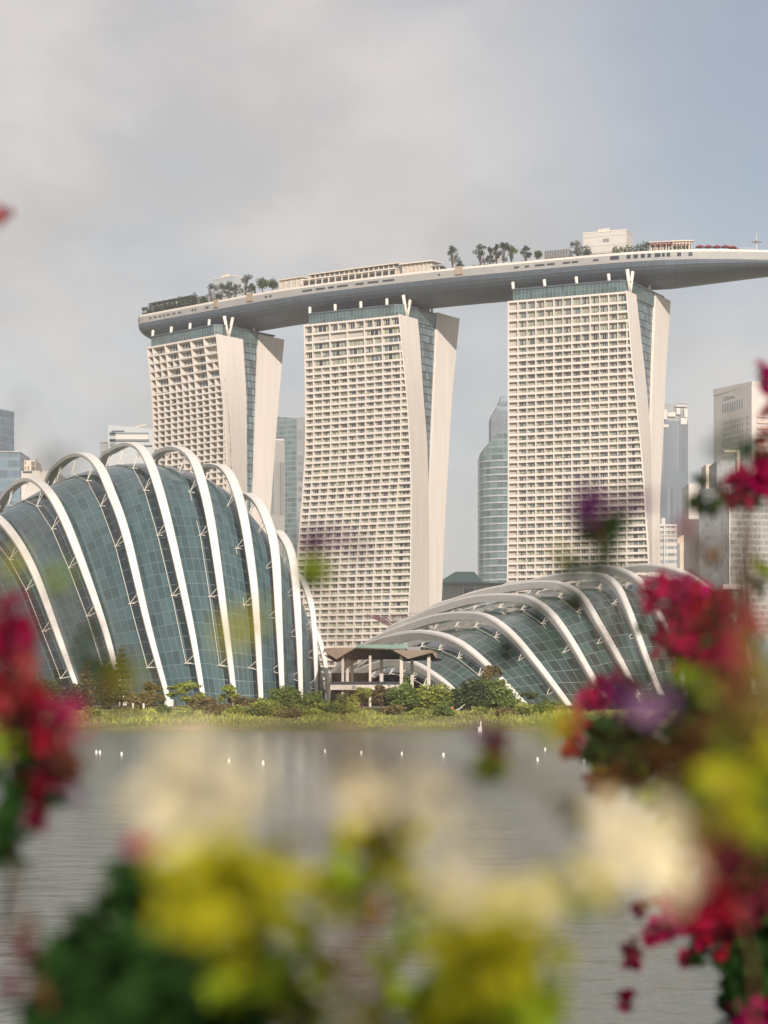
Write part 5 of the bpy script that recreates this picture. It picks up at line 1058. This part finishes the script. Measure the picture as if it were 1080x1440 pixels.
right_items = [
    # hanging blossoms against the towers and the sky
    ('f', 1082, 528, 20, D_, 'petal_magenta'), ('f', 1084, 572, 18, D_, 'petal_crimson'), ('f', 1088, 612, 20, D_, 'petal_crimson'),
    ('f', 1062, 676, 36, D_, 'petal_crimson'), ('f', 1040, 690, 20, D_, 'petal_magenta'), ('f', 1090, 668, 30, D_, 'petal_magenta'), ('f', 1034, 706, 16, D_, 'petal_maroon', {'cover': 1.3}),
    ('l', 987, 675, 12, D_, 'leaf_deep', {'cover': 2.2}), ('l', 984, 706, 15, D_, 'leaf_deep', {'cover': 2.4}), ('l', 1004, 712, 13, D_, 'leaf_deep', {'cover': 1.4}), ('l', 1013, 690, 14, D_, 'leaf_rust', {'cover': 1.2}), ('l', 1020, 706, 16, D_, 'leaf_fresh', {'cover': .9}), ('l', 1058, 706, 14, D_, 'leaf_deep'),
    ('l', 1028, 606, 12, 1.7, 'leaf_deep', {'cover': .7}), ('l', 1054, 634, 9, 2.0, 'leaf_deep', {'cover': 1.6, 'len': .035}), ('l', 1008, 632, 7, 1.6, 'leaf_dusk', {'cover': .9, 'len': .03}), ('l', 1078, 640, 14, D_, 'leaf_rust'),
    ('l', 1003, 784, 11, 2.6, 'petal_orange', {'cover': .5}), ('l', 1006, 788, 12, 2.4, 'leaf_rust', {'cover': 1.0}), ('l', 997, 772, 16, 1.7, 'leaf_rust', {'cover': .9}), ('f', 960, 740, 6, 1.8, 'petal_crimson', {'len': .016}),
    ('l', 1070, 800, 22, D_, 'leaf_fresh', {'cover': 1.0}), ('l', 1060, 825, 18, D_, 'leaf_deep', {'cover': .8}),
    # the big blossom heads over the low dome
    ('f', 928, 838, 34, D_, 'petal_crimson', {'sq': .85}), ('f', 965, 832, 32, D_, 'petal_magenta', {'sq': .8}), ('f', 995, 846, 34, D_, 'petal_red', {'sq': .7}), ('f', 1010, 872, 30, D_, 'petal_crimson'),
    ('f', 952, 866, 30, D_, 'petal_crimson', {'sq': .8}), ('f', 950, 905, 34, D_, 'petal_crimson'), ('f', 990, 900, 40, D_, 'petal_red'), ('f', 968, 932, 24, D_, 'petal_maroon'), ('f', 1052, 876, 40, 1.6, 'petal_salmon', {'cover': .7}), ('f', 1035, 910, 40, 1.8, 'petal_crimson', {'cover': 1.0}), ('l', 1068, 920, 34, 1.5, 'leaf_fresh', {'cover': .9}), ('l', 1000, 925, 30, 3.0, 'leaf_deep', {'cover': 1.2}),
    ('l', 985, 878, 30, D_, 'leaf_rust', {'cover': .8}), ('l', 900, 880, 14, D_, 'leaf_deep', {'cover': .6}),
    ('f', 848, 970, 26, D_, 'petal_crimson', {'sq': .8}), ('f', 806, 1022, 20, D_, 'petal_crimson', {'sq': 1.3}), ('f', 804, 1056, 15, D_, 'petal_red', {'cover': 1.4}), ('f', 828, 985, 20, D_, 'petal_magenta'), ('f', 870, 985, 30, 1.7, 'petal_purple', {'cover': 1.6}), ('f', 902, 996, 28, 1.5, 'petal_lilac', {'cover': 1.0, 'sq': .7}), ('f', 925, 985, 24, 1.4, 'petal_lilac', {'cover': 1.0}), ('f', 880, 955, 20, D_, 'petal_maroon', {'cover': 1.0}),
    ('l', 912, 945, 26, 1.8, 'leaf_deep', {'cover': 1.0}), ('l', 855, 1028, 34, D_, 'leaf_deep', {'cover': 2.2}), ('l', 885, 1045, 36, D_, 'leaf_deep', {'cover': 2.0}), ('l', 835, 1062, 24, D_, 'leaf_deep', {'cover': 1.5}), ('l', 930, 1030, 36, D_, 'leaf_deep', {'cover': 1.6}), ('l', 955, 985, 34, 1.9, 'leaf_deep', {'cover': 1.3}), ('l', 985, 960, 34, 1.8, 'leaf_fresh', {'cover': 1.0}), ('l', 860, 1080, 24, D_, 'leaf_fresh', {'cover': 1.0}),
    ('l', 788, 1012, 20, 1.4, 'leaf_olive', {'cover': 1.0}), ('l', 770, 1030, 18, 1.3, 'leaf_fresh', {'cover': .8}), ('f', 790, 1044, 12, 1.5, 'petal_orange', {'cover': 1.0}),
    ('l', 905, 1075, 36, 1.9, 'leaf_rust', {'cover': 1.4}), ('l', 945, 1080, 36, 1.7, 'leaf_rust', {'cover': 1.3}), ('l', 830, 1105, 18, D_, 'petal_maroon', {'cover': 1.2}), ('l', 980, 1050, 46, 1.5, 'leaf_rust', {'cover': 1.3}),
    ('l', 1035, 985, 50, 1.3, 'leaf_khaki', {'cover': 1.0}), ('l', 1075, 990, 50, 1.2, 'leaf_khaki', {'cover': 1.2}), ('l', 1065, 1050, 50, 1.3, 'leaf_olive', {'cover': .7}), ('f', 1040, 965, 46, 1.3, 'petal_salmon', {'cover': .45}), ('l', 1020, 1020, 40, 1.6, 'leaf_fresh', {'cover': .9}), ('l', 1030, 1100, 50, 1.5, 'leaf_fresh', {'cover': 1.4}), ('l', 1070, 1130, 46, 1.6, 'leaf_deep', {'cover': 1.2}), ('l', 1000, 1120, 40, 1.6, 'leaf_fresh', {'cover': 1.1}), ('l', 960, 1130, 36, 1.8, 'leaf_rust', {'cover': 1.2}),
    ('l', 795, 1138, 22, 1.5, 'leaf_dusk', {'cover': 1.0, 'sq': .6}), ('l', 812, 1160, 16, 1.6, 'leaf_dusk', {'cover': .8}),
    ('f', 1010, 1180, 40, 1.6, 'petal_maroon', {'cover': 1.3}), ('f', 985, 1215, 34, 1.4, 'petal_salmon', {'cover': .6}), ('f', 1045, 1190, 36, 1.8, 'petal_maroon', {'cover': 1.6}), ('l', 1075, 1225, 34, D_, 'leaf_deep', {'cover': 1.8}), ('l', 1030, 1225, 30, D_, 'leaf_rust', {'cover': 1.3}),
    ('l', 870, 1105, 34, 3.0, 'leaf_rust', {'cover': 1.8}), ('l', 925, 1120, 40, 3.2, 'leaf_fresh', {'cover': 1.8}), ('l', 975, 1165, 44, 3.4, 'leaf_rust', {'cover': 2.0}), ('l', 1000, 1090, 44, 3.4, 'leaf_fresh', {'cover': 2.2}), ('f', 1035, 1240, 40, 3.4, 'petal_maroon', {'cover': 2.0}), ('l', 960, 1240, 30, 3.4, 'leaf_deep', {'cover': 1.6}), ('l', 890, 1085, 30, 3.6, 'leaf_deep', {'cover': 2.2}),
    ('l', 1060, 1120, 60, 1.1, 'leaf_olive', {'cover': .7}), ('l', 1000, 1150, 50, 1.2, 'leaf_khaki', {'cover': .6}), ('l', 1050, 1180, 50, 1.3, 'leaf_fresh', {'cover': .7}),
    ('f', 942, 1290, 32, D_, 'petal_magenta'), ('f', 925, 1310, 20, D_, 'petal_crimson'), ('f', 962, 1265, 22, 1.9, 'petal_magenta', {'cover': 1.4}), ('f', 1000, 1268, 38, 1.8, 'petal_red', {'cover': 1.6}), ('f', 985, 1300, 32, D_, 'petal_crimson'), ('f', 1020, 1300, 34, D_, 'petal_maroon'), ('f', 1050, 1275, 34, D_, 'petal_maroon'), ('f', 1005, 1330, 24, D_, 'petal_red', {'cover': 1.3}),
    ('f', 888, 1340, 17, D_, 'petal_maroon', {'sq': 1.3}), ('f', 886, 1350, 14, D_, 'petal_crimson'), ('f', 898, 1280, 14, D_, 'petal_maroon'), ('f', 964, 1350, 10, D_, 'petal_crimson', {'sq': 1.6}), ('f', 880, 1406, 15, D_, 'petal_crimson', {'sq': .9}),
    ('l', 1000, 1035, 60, 4.3, 'leaf_deep', {'cover': 3, 'sq': .9}), ('l', 1050, 1180, 60, 4.3, 'leaf_deep', {'cover': 3, 'sq': .9}), ('l', 1075, 1440, 60, 4.3, 'leaf_deep', {'cover': 3}), ('l', 1075, 1270, 60, 4.4, 'leaf_deep', {'cover': 3}), ('l', 1080, 1060, 70, 4.4, 'leaf_deep', {'cover': 3}), ('l', 1040, 1120, 50, 4.4, 'leaf_fresh', {'cover': 2}), ('l', 985, 1010, 44, 4.4, 'leaf_deep', {'cover': 2.4}), ('l', 1010, 945, 40, 4.4, 'leaf_rust', {'cover': 2}), ('f', 1060, 1210, 40, 4.2, 'petal_maroon', {'cover': 2}), ('l', 1060, 1345, 60, 4.3, 'leaf_deep', {'cover': 3, 'sq': .9}), ('l', 985, 1340, 24, D_, 'leaf_deep', {'cover': 2}), ('l', 1040, 1340, 34, D_, 'leaf_deep', {'cover': 2.2}), ('l', 1070, 1370, 36, D_, 'leaf_deep', {'cover': 2.2}), ('l', 1045, 1395, 26, D_, 'leaf_deep', {'cover': 2}), ('f', 1058, 1428, 30, D_, 'petal_magenta'), ('f', 1090, 1420, 30, D_, 'petal_crimson'), ('l', 1085, 1310, 30, D_, 'leaf_deep', {'cover': 1.8}),
]
fg_plant('bougainvillea_shrub', 'tall crimson flowering shrub with magenta and red blossoms, in front of the low dome', 'flowering shrub', (1.0, 4.35, 2.85),
         [(1120, 1440, 4.3), (1090, 1250, 4.2), (1060, 1090, 4.1), (1050, 960, 4.1), (1118, 800, 4.2), (1125, 680, 4.2), (1130, 520, 4.2)], right_items, 21, 'flowering shrubs on the near bank')
DL = 2.3
left_items = [
    ('f', 4, 304, 15, 3.0, 'petal_salmon', {'sq': .7, 'len': .02}), ('f', 16, 868, 30, DL, 'petal_crimson', {'sq': 1.2}), ('f', 8, 905, 36, DL, 'petal_crimson'), ('f', 30, 915, 16, DL, 'petal_magenta'), ('f', 20, 962, 40, DL, 'petal_salmon', {'cover': 1.5}), ('f', 5, 985, 40, DL, 'petal_red'), ('f', 50, 985, 26, DL, 'petal_red', {'cover': 1.4}),
    ('f', 65, 1025, 34, DL, 'petal_red'), ('f', 90, 1000, 26, 1.5, 'petal_magenta', {'cover': 1.4}), ('f', 100, 1028, 20, 1.4, 'petal_magenta', {'cover': 1.0}), ('f', 30, 1020, 32, DL, 'petal_maroon'), ('f', 85, 1070, 30, DL, 'petal_maroon', {'cover': 2.6}), ('f', 45, 1110, 28, DL, 'petal_red', {'cover': 1.6}), ('f', 65, 1100, 26, DL, 'petal_maroon'), ('f', 50, 1150, 18, DL, 'petal_crimson', {'sq': 1.3}), ('f', 100, 1120, 14, 1.5, 'petal_purple', {'cover': 1.2}),
    ('l', 10, 1050, 34, DL, 'leaf_fresh', {'cover': 1.6}), ('l', 20, 1100, 36, DL, 'leaf_deep', {'cover': 2.2}), ('l', 15, 1160, 34, DL, 'leaf_deep', {'cover': 2.4}), ('l', 5, 1200, 26, DL, 'leaf_deep', {'cover': 2.4}), ('l', 35, 1065, 24, DL, 'leaf_deep', {'cover': 1.6}), ('l', 105, 1070, 22, 1.3, 'leaf_rust', {'cover': 1.0}), ('l', 75, 1130, 18, DL, 'leaf_deep', {'cover': 1.6}),
    ('l', 125, 886, 16, 1.7, 'leaf_deep', {'cover': 2.4}), ('l', 150, 936, 34, 1.7, 'leaf_deep', {'cover': 2.4, 'sq': .5}), ('l', 108, 925, 24, 1.7, 'leaf_deep', {'cover': 2.0, 'sq': .5}), ('l', 185, 938, 18, 1.6, 'leaf_deep', {'cover': 1.4, 'sq': .5}), ('l', 185, 955, 24, 1.05, 'leaf_olive', {'cover': .7}), ('l', 145, 985, 30, 1.0, 'leaf_rust', {'cover': .6}),
    ('l', 12, 795, 26, 1.3, 'leaf_olive', {'cover': .6}), ('l', 72, 655, 30, 1.0, 'leaf_dusk', {'cover': .75, 'sq': .4}), ('l', 75, 820, 24, 1.2, 'leaf_fresh', {'cover': .35}),
    ('l', 28, 1330, 22, 1.6, 'petal_maroon', {'cover': 1.1}), ('l', 40, 1310, 18, 1.6, 'leaf_rust', {'cover': 1.0}), ('l', 20, 1385, 20, 1.5, 'petal_maroon', {'cover': 1.0}), ('l', 60, 1395, 14, 1.5, 'leaf_rust', {'cover': .7}), ('l', 100, 1310, 16, 1.7, 'leaf_deep', {'cover': 1.0}),
]
fg_plant('bougainvillea_shrub', 'red and salmon flowering shrub at the picture edge in front of the tall dome', 'flowering shrub', (-0.62, 2.45, 2.9),
         [(-40, 1440, 2.4), (10, 1290, 2.35), (15, 1120, 2.3), (5, 960, 2.3), (-10, 860, 2.3), (-20, 600, 2.5), (-25, 330, 3.0)], left_items, 22, 'flowering shrubs on the near bank')
c_items = [
    ('f', 275, 1095, 78, 0.71, 'petal_cream', {'sq': .75, 'cover': 0.93}), ('f', 225, 1125, 56, 0.68, 'petal_cream', {'cover': 0.56, 'sq': .7}), ('f', 335, 1120, 54, 0.71, 'petal_cream', {'cover': 0.74, 'sq': .8}), ('f', 290, 1150, 61, 0.68, 'petal_cream', {'cover': 0.69, 'sq': .7}), ('f', 245, 1065, 49, 0.68, 'petal_cream', {'cover': 0.37, 'sq': .7}),
    ('f', 545, 1105, 54, 0.77, 'petal_cream', {'sq': .8, 'cover': 0.69}), ('f', 580, 1135, 45, 0.74, 'petal_cream', {'cover': 0.56}), ('f', 510, 1135, 37, 0.77, 'petal_cream', {'cover': 0.42}),
    ('f', 655, 1215, 61, 0.71, 'petal_cream', {'cover': 0.56}), ('f', 700, 1240, 49, 0.72, 'petal_cream', {'cover': 0.56}), ('f', 625, 1250, 39, 0.68, 'petal_cream', {'cover': 0.37}),
    ('f', 885, 1165, 61, 0.81, 'petal_cream', {'cover': 0.79}), ('f', 905, 1205, 61, 0.78, 'petal_cream', {'cover': 0.84, 'sq': .8}), ('f', 860, 1205, 39, 0.78, 'petal_cream', {'cover': 0.56}), ('f', 940, 1225, 41, 0.78, 'petal_cream', {'cover': 0.46}), ('f', 770, 1260, 41, 0.72, 'petal_cream', {'cover': 0.24}),
    ('l', 320, 1215, 75, 1.06, 'leaf_olive', {'cover': 1.84, 'sq': .8}), ('l', 300, 1255, 92, 1.02, 'leaf_olive', {'cover': 1.73, 'sq': .9}), ('l', 350, 1280, 62, 1.06, 'leaf_olive', {'cover': 1.40}), ('l', 330, 1340, 50, 1.09, 'leaf_olive', {'cover': 1.08}),
    ('l', 530, 1190, 55, 1.28, 'leaf_olive', {'cover': 1.73, 'sq': .8}), ('l', 505, 1235, 46, 1.49, 'leaf_fresh', {'cover': 1.95}), ('l', 560, 1210, 37, 1.28, 'leaf_olive', {'cover': 1.19}), ('l', 450, 1235, 35, 1.28, 'leaf_olive', {'cover': 0.97}), ('l', 470, 1290, 32, 1.36, 'leaf_olive', {'cover': 0.76}),
    ('f', 521, 1290, 20, 1.5, 'petal_orange', {'cover': 2.4, 'sq': 1.2, 'len': .018}), ('l', 490, 1362, 18, 1.10, 'leaf_rust', {'cover': 2.10}), ('l', 545, 1350, 26, 1.75, 'leaf_fresh', {'cover': 1.50}), ('l', 560, 1262, 26, 1.75, 'leaf_fresh', {'cover': 1.20}),
    ('l', 365, 1358, 44, 1.66, 'leaf_deep', {'cover': 3.00}), ('l', 400, 1395, 40, 1.57, 'leaf_fresh', {'cover': 2.10}), ('l', 350, 1420, 44, 1.57, 'leaf_deep', {'cover': 2.25}), ('l', 300, 1400, 50, 1.57, 'leaf_deep', {'cover': 2.70}),
    ('l', 730, 1300, 75, 1.12, 'leaf_olive', {'cover': 1.40}), ('l', 700, 1355, 86, 1.15, 'leaf_olive', {'cover': 1.51}), ('l', 680, 1410, 80, 1.29, 'leaf_fresh', {'cover': 2.25}), ('l', 745, 1410, 57, 1.29, 'leaf_fresh', {'cover': 1.95}), ('l', 640, 1330, 50, 1.20, 'leaf_olive', {'cover': 0.97}), ('l', 610, 1400, 40, 1.40, 'leaf_fresh', {'cover': 1.35}),
    ('l', 830, 1235, 37, 1.36, 'leaf_olive', {'cover': 1.51}), ('l', 800, 1255, 28, 1.36, 'leaf_olive', {'cover': 1.40}), ('l', 812, 1282, 18, 1.20, 'leaf_fresh', {'cover': 2.10}), ('l', 770, 1235, 26, 1.40, 'leaf_fresh', {'cover': 1.20}), ('l', 850, 1255, 28, 1.44, 'leaf_olive', {'cover': 1.30}),
    # blossoms and leaves rising past the water and the towers
    ('l', 395, 1225, 48, 1.15, 'leaf_olive', {'cover': 1.08}), ('l', 410, 1290, 44, 1.36, 'leaf_fresh', {'cover': 1.5}), ('l', 440, 1350, 40, 1.49, 'leaf_fresh', {'cover': 1.2}), ('l', 600, 1250, 43, 1.25, 'leaf_olive', {'cover': 0.94}), ('l', 580, 1300, 40, 1.49, 'leaf_fresh', {'cover': 1.2}), ('l', 660, 1280, 54, 1.18, 'leaf_olive', {'cover': 1.15}), ('l', 740, 1270, 43, 1.18, 'leaf_olive', {'cover': 1.08}),
    ('l', 560, 1420, 50, 1.49, 'leaf_fresh', {'cover': 1.5}), ('l', 470, 1420, 46, 1.57, 'leaf_fresh', {'cover': 1.3}), ('l', 640, 1430, 54, 1.28, 'leaf_olive', {'cover': 1.08}), ('l', 705, 1300, 54, 1.18, 'leaf_olive', {'cover': 1.15}), ('l', 400, 1440, 50, 1.57, 'leaf_deep', {'cover': 2}), ('l', 335, 1380, 46, 1.49, 'leaf_fresh', {'cover': 1.6}),
    ('l', 500, 1320, 16, 1.10, 'leaf_rust', {'cover': 1.5}), ('l', 790, 1340, 26, 1.57, 'leaf_fresh', {'cover': .7}), ('l', 770, 1400, 32, 1.36, 'leaf_olive', {'cover': 0.50}),
    ('f', 205, 1190, 26, 1.6, 'petal_salmon', {'cover': 2.0, 'sq': .7}), ('f', 195, 1186, 20, 1.6, 'petal_magenta', {'cover': 2.0, 'sq': .7}),
    ('f', 448, 758, 32, 1.5, 'petal_purple', {'cover': 1.8, 'sq': .6}), ('l', 442, 798, 26, 1.8, 'leaf_fresh', {'cover': 2.4, 'sq': .8}), ('l', 440, 820, 16, 1.8, 'leaf_dusk', {'cover': 1.6}), ('f', 500, 768, 22, 1.3, 'petal_purple', {'cover': .4, 'sq': .4}),
    ('l', 372, 868, 24, .95, 'leaf_olive', {'cover': .9}), ('l', 335, 885, 18, .9, 'leaf_olive', {'cover': .4}),
]
fg_plant('flowering_shrub', 'cream and yellow blossomed shrub with olive leaves growing lowest in front of the water', 'flowering shrub', (0.02, 1.4, 2.9),
         [(540, 1700, 1.35), (520, 1500, 1.3), (500, 1400, 1.3), (520, 1330, 1.3), (530, 1210, 1.25)], c_items, 23, 'flowering shrubs on the near bank')
d_items = [('l', 170, 1265, 30, 1.9, 'leaf_fresh', {'cover': 1.2}), ('l', 235, 1300, 36, 1.8, 'leaf_fresh', {'cover': 1.0}), ('l', 120, 1330, 40, 1.9, 'leaf_deep', {'cover': 2.0}), ('l', 70, 1440, 50, 1.8, 'leaf_deep', {'cover': 2.4}), ('l', 310, 1440, 60, 1.7, 'leaf_deep', {'cover': 2.4}), ('l', 190, 1262, 51, 1.80, 'leaf_deep', {'cover': 2.2}), ('l', 180, 1320, 73, 1.76, 'leaf_deep', {'cover': 2.4}), ('l', 130, 1375, 76, 1.73, 'leaf_deep', {'cover': 2.4}), ('l', 215, 1380, 89, 1.66, 'leaf_deep', {'cover': 2.6}), ('l', 150, 1430, 81, 1.66, 'leaf_deep', {'cover': 2.6}), ('l', 270, 1425, 76, 1.66, 'leaf_deep', {'cover': 2.4}), ('l', 205, 1225, 27, 1.98, 'leaf_fresh', {'cover': 1.6}), ('l', 225, 1270, 49, 1.80, 'leaf_deep', {'cover': 2.0}), ('l', 90, 1345, 35, 1.98, 'leaf_deep', {'cover': 1.2}), ('l', 90, 1420, 49, 1.80, 'leaf_deep', {'cover': 1.6}), ('l', 245, 1330, 54, 1.71, 'leaf_deep', {'cover': 1.8})]
fg_plant('leafy_shrub', 'dark green leafy shrub low between the red flowering shrub and the cream blossoms', 'shrub', (-0.25, 1.9, 2.9),
         [(190, 1600, 1.85), (185, 1440, 1.82), (190, 1350, 1.82), (195, 1250, 1.85)], d_items, 24, 'flowering shrubs on the near bank')

fg_plant('flowering_sprig', 'loose sprig of purple petals and dark leaves before the hotel tower with six bays', 'flowering shrub', (0.34, 2.1, 2.9),
         [(1060, 1500, 2.1), (1010, 1250, 2.05), (900, 1000, 2.0), (850, 850, 2.0), (838, 745, 2.0)], sprig_items, 25, 'flowering shrubs on the near bank')

# ================================================================== HAZE
hz = MB(); hz.box(-1650, 1650, -100, 2450, -2.2, 245)
hm = bpy.data.materials.new('haze_air'); hm.use_nodes = True; ht = hm.node_tree
for n_ in list(ht.nodes): ht.nodes.remove(n_)
ho = N(ht, 'ShaderNodeOutputMaterial'); hv = N(ht, 'ShaderNodeVolumePrincipled')
hv.inputs['Color'].default_value = (0.97, 0.95, 0.94, 1); hv.inputs['Density'].default_value = 0.00014; hv.inputs['Anisotropy'].default_value = 0.0
ht.links.new(hv.outputs[0], ho.inputs['Volume'])
o = hz.build('haze', hm); o['kind'] = 'stuff'; o['label'] = 'thin pale haze in the air over the water and the city'
